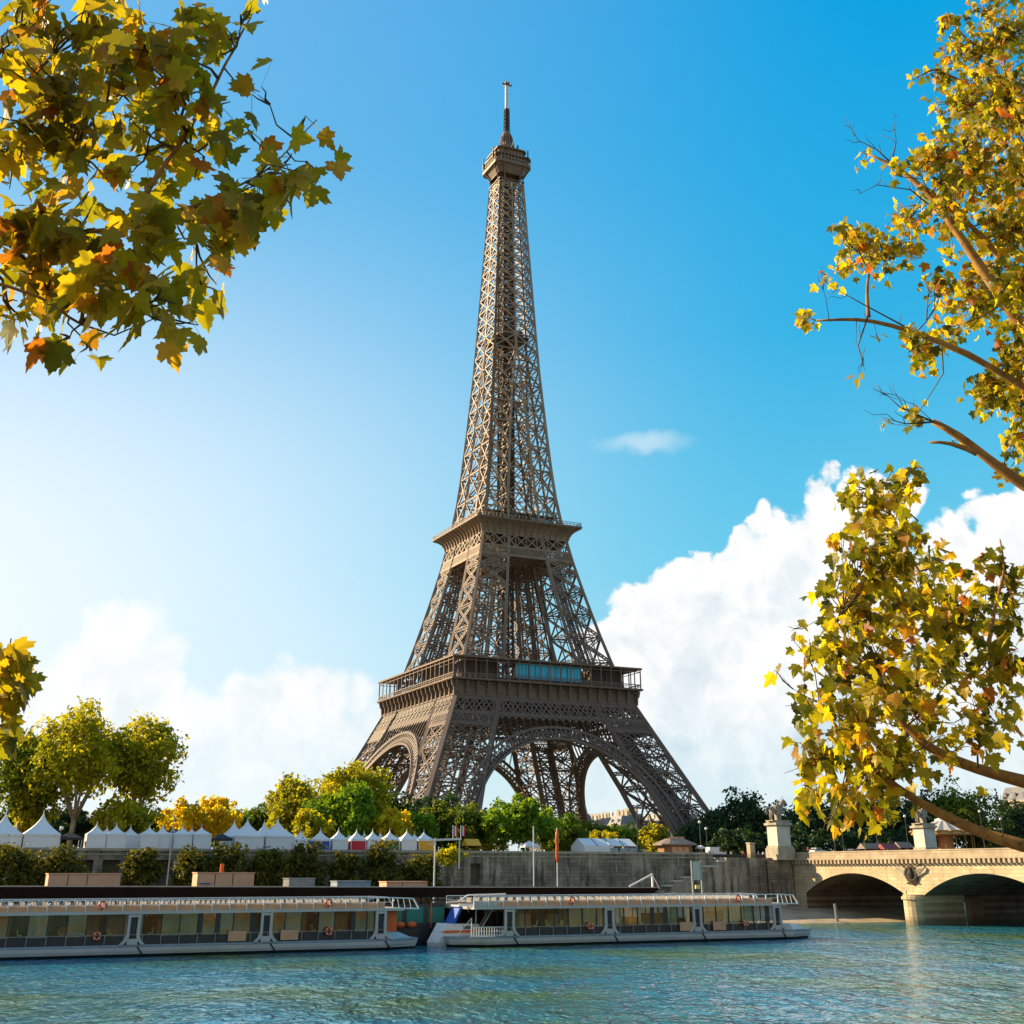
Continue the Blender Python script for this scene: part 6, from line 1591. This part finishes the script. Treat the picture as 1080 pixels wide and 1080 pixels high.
NQ = 7.35
bough_tree('near plane tree on the left, its olive leafy boughs hanging into the top corner', [(-4.6, 4.4, NQ - .2), (-4.7, 4.5, 9), (-4.5, 4.6, 11.5), (-4.3, 4.8, 14.5)], [.34, .28, .22, .08],
    [((-4.5, 4.6, 11.3), [(-60, 292, 5.0), (0, 272, 5.0), (70, 248, 5.0), (130, 239, 5.0), (165, 231, 5.0), (208, 216, 5.1), (262, 190, 5.1), (302, 165, 5.2), (334, 126, 5.2)], .030, .003),
     ((-4.4, 4.7, 13.2), [(-60, 60, 5.2), (10, 85, 5.2), (70, 120, 5.3), (110, 115, 5.3)], .028, .006),
     (None, [(135, 239, 5.0), (152, 205, 5.1), (190, 150, 5.1), (218, 108, 5.2), (242, 60, 5.2), (268, 8, 5.3)], .017, .004),
     ((-4.5, 4.6, 11.0), [(-60, 285, 4.8), (0, 300, 4.8), (50, 320, 4.8), (85, 340, 4.8)], .022, .006),
     ((-4.6, 4.5, 9.6), [(-60, 745, 7.2), (-20, 735, 7.3), (5, 712, 7.4), (12, 672, 7.4)], .024, .004)],
    [(30, 30, 70, 34), (95, 30, 60, 26), (150, 45, 60, 24), (60, 95, 70, 34), (130, 100, 65, 27), (20, 150, 65, 30), (85, 165, 65, 28), (190, 95, 50, 14), (155, 160, 55, 17), (215, 165, 42, 8), (25, 235, 55, 22), (85, 240, 55, 20), (145, 245, 50, 15), (195, 235, 35, 6), (50, 305, 50, 18), (110, 305, 50, 18), (165, 315, 45, 14), (215, 305, 28, 5), (15, 335, 35, 10),
     (205, 25, 45, 12), (200, 60, 38, 8), (228, 60, 25, 4), (244, 38, 14, 3), (270, 98, 13, 1), (332, 178, 11, 1), (283, 192, 26, 5), (250, 205, 24, 4), (96, 368, 18, 3), (225, 268, 18, 3), (196, 345, 14, 2), (65, 362, 16, 2), (262, 140, 18, 2), (322, 126, 8, 1), (268, 8, 12, 2), (232, 108, 16, 2),
     (8, 692, 22, 14, 7.4), (12, 735, 26, 18, 7.4), (4, 768, 22, 12, 7.4), (20, 715, 16, 7, 7.4), (330, 178, 9, 3), (302, 196, 20, 7), (272, 100, 14, 3), (285, 214, 20, 5), (246, 216, 24, 9), (232, 250, 24, 7), (300, 172, 16, 4)],
    5.0, .42, .215, 'leaf_autumn', 27, (.33, .16, .07), bark='bark', mul=1.65, rest_dirs=[(-2.5, -1.5, 2.5), (-3, .5, 1.5), (-1, -3, 2), (-3.2, -2, .6), (.4, -2.6, 3), (-2, -3.4, 1)], rest_n=26)
bough_tree('near plane tree on the right, its low golden boughs reaching over the bridge', [(6.6, 8.4, NQ - .2), (6.4, 8.5, 8.6), (6.2, 8.8, 10.6), (6.0, 9.0, 13.5)], [.42, .34, .26, .09],
    [((6.5, 8.5, 8.7), [(1110, 902, 8.4), (1080, 884, 8.4), (1042, 876, 8.5), (990, 853, 8.6), (957, 836, 8.7), (925, 815, 8.8), (890, 780, 8.9), (862, 735, 9.0)], .10, .008),
     ((6.4, 8.6, 9.2), [(1120, 842, 8.7), (1060, 815, 8.7), (1000, 801, 8.8), (955, 775, 8.9), (915, 720, 9.0), (880, 660, 9.1)], .115, .007),
     ((6.2, 8.8, 10.4), [(1130, 735, 9.0), (1070, 705, 9.0), (1010, 660, 9.1), (965, 600, 9.2), (935, 530, 9.3), (905, 500, 9.3)], .060, .006),
     (None, [(1040, 690, 9.05), (1050, 640, 9.1), (1060, 600, 9.1), (1055, 568, 9.1)], .02, .005)],
    [(925, 528, 34, 30), (958, 508, 22, 10), (900, 520, 16, 6), (905, 580, 34, 26), (948, 575, 42, 36), (990, 600, 30, 14), (898, 640, 42, 32), (948, 640, 50, 48), (1005, 640, 45, 40), (1058, 645, 38, 30), (872, 690, 36, 22), (925, 700, 55, 52), (990, 700, 52, 46), (1055, 700, 40, 34), (850, 742, 26, 9), (905, 755, 52, 42), (970, 750, 48, 32), (1040, 755, 40, 20),
     (862, 808, 34, 18), (915, 810, 45, 28), (960, 795, 38, 14), (850, 840, 22, 8), (895, 846, 34, 16), (938, 842, 28, 9), (838, 660, 10, 2), (823, 712, 8, 2), (845, 675, 14, 4), (1045, 590, 20, 5), (1070, 610, 24, 9), (930, 868, 10, 2), (1055, 838, 7, 1), (1000, 790, 26, 6), (875, 860, 16, 4)],
    8.9, .75, .158, 'leaf_gold', 33, (.33, .24, .08), balls=.3, mul=2.7, spread=1.06, rest_dirs=[(2.5, .5, 2.5), (3, -1.2, 1.2), (1, -2.5, 2.6), (2.6, 1.8, 1), (3.3, .2, 0), (1.5, -2.2, .5), (2.2, 2.2, 2.6)])
bough_tree('near plane tree at the upper right, tall golden crown with mottled bare limbs', [(11.5, 13.0, NQ - .2), (11.3, 13.2, 11), (11.0, 13.5, 15), (10.6, 14.0, 20)], [.5, .42, .32, .09],
    [((11.1, 13.4, 14.0), [(1120, 388, 15.0), (1080, 345, 15.0), (1040, 290, 15.1), (1000, 232, 15.2), (955, 187, 15.3), (938, 170, 15.4), (915, 160, 15.5)], .20, .012),
     ((11.0, 13.6, 15.3), [(1120, 330, 15.3), (1065, 285, 15.4), (1030, 235, 15.4), (985, 205, 15.5), (960, 190, 15.5)], .12, .025),
     ((11.2, 13.3, 12.8), [(1130, 436, 14.6), (1080, 410, 14.6), (1020, 375, 14.7), (965, 350, 14.8), (915, 334, 14.9), (890, 336, 14.9), (862, 340, 15.0)], .13, .014),
     (None, [(1066, 115, 16.1), (1025, 92, 16.0), (990, 72, 16.0), (962, 84, 15.9)], .04, .008),
     (None, [(1045, 60, 16.2), (1020, 40, 16.2), (1000, 22, 16.2)], .03, .008),
     (None, [(916, 334, 14.9), (914, 305, 14.95), (918, 280, 15.0), (922, 262, 15.0)], .03, .01),
     ((11.3, 13.2, 11.4), [(1130, 535, 14.4), (1080, 510, 14.4), (1042, 487, 14.5), (1015, 462, 14.5), (985, 445, 14.6)], .18, .04),
     (None, [(1030, 477, 14.5), (1005, 467, 14.5), (980, 467, 14.6)], .045, .015),
     ((10.6, 14.0, 18.5), [(1110, 180, 16.0), (1070, 120, 16.1), (1040, 60, 16.2), (1050, 10, 16.2)], .10, .02)],
    [(1025, 55, 40, 44), (1066, 35, 34, 40), (1060, 100, 46, 76), (1012, 108, 38, 42), (990, 75, 20, 8), (968, 82, 10, 3), (1028, 165, 50, 74), (1072, 180, 40, 60), (985, 160, 26, 18), (1060, 240, 44, 58), (1005, 238, 34, 22), (1074, 300, 30, 32), (960, 232, 26, 14), (905, 252, 20, 10), (885, 242, 12, 5), (930, 268, 34, 18), (960, 262, 20, 8), (915, 158, 10, 4), (908, 172, 10, 3), (948, 178, 14, 5),
     (1042, 322, 34, 36), (1012, 318, 22, 14), (1072, 398, 28, 34), (1044, 418, 26, 26), (978, 372, 24, 18), (1000, 345, 18, 8), (962, 352, 12, 5), (1072, 365, 20, 12), (850, 336, 10, 6), (872, 288, 10, 4), (890, 288, 18, 8), (1076, 462, 16, 10), (1060, 500, 10, 5), (965, 440, 10, 5), (948, 432, 8, 3), (908, 392, 6, 3), (926, 356, 8, 3), (928, 442, 7, 3), (920, 406, 4, 1), (1005, 470, 5, 2), (1078, 240, 40, 40), (1076, 130, 40, 40), (1076, 350, 24, 20), (1078, 430, 24, 20), (1010, 200, 40, 22), (1030, 290, 36, 22), (985, 300, 22, 8), (1000, 20, 14, 6), (1040, 12, 24, 14)],
    15.2, 1.1, .20, 'leaf_gold', 55, (.40, .23, .08), balls=.2, mul=5.0, spread=1.2, rest_dirs=[(3, .5, 3), (3.6, -1.5, 1.5), (1, -3, 3), (3, 2.4, 1.5), (4, .2, .2), (2, -2.8, .8), (2.4, 2.6, 3.2), (.8, .6, 4), (3.4, -.5, -1.5)], rest_n=50,
    bare=[[(940, 172, 15.3), (925, 158, 15.4), (905, 148, 15.4), (890, 122, 15.4)], [(940, 175, 15.3), (945, 150, 15.3), (942, 120, 15.3)], [(1000, 232, 15.2), (960, 200, 15.1), (925, 195, 15.0), (905, 205, 15.0)], [(965, 350, 14.8), (905, 318, 14.8), (870, 298, 14.9)], [(915, 334, 14.9), (905, 365, 14.9), (912, 390, 14.9)], [(985, 445, 14.6), (950, 430, 14.6), (930, 412, 14.6)], [(985, 445, 14.6), (955, 447, 14.6), (930, 440, 14.6)]])

# trees on the near bank behind the viewer: what the saloon windows mirror
for i, (u_, v_, h_) in enumerate([(-306, 405, 15), (-286, 404, 17), (-268, 406, 14), (-250, 404, 16), (-232, 406, 15), (-217, 407, 14), (-168, 406, 15), (-150, 404, 16), (-128, 405, 17), (-106, 404, 15), (-84, 405, 17)]):
    q = uv(u_, v_, 7.35); rnd = random.Random(i)
    r = thing('broadleaf_tree', 'golden tree drooping over the near quay edge outside the frame, mirrored in the boat windows', 'tree', q, 0, 'trees on the near quay')
    lobes = [(Vector((rnd.uniform(-6, 6), rnd.uniform(-4, 4), rnd.uniform(-4, h_ - 2))), rnd.uniform(1.6, 2.8), rnd.random()) for _ in range(20)]
    mb, tint = cards(lobes, 1500, .8, rnd); mb.build('crown', 'crown_yellow' if i % 2 else 'crown_bright', r, tint=tint, norm=False)
    mb = MB(); mb.tube([(0, 0, -.2), (0, 0, h_ * .6)], [.5, .3], 8); mb.build('trunk', 'bark_far', r)
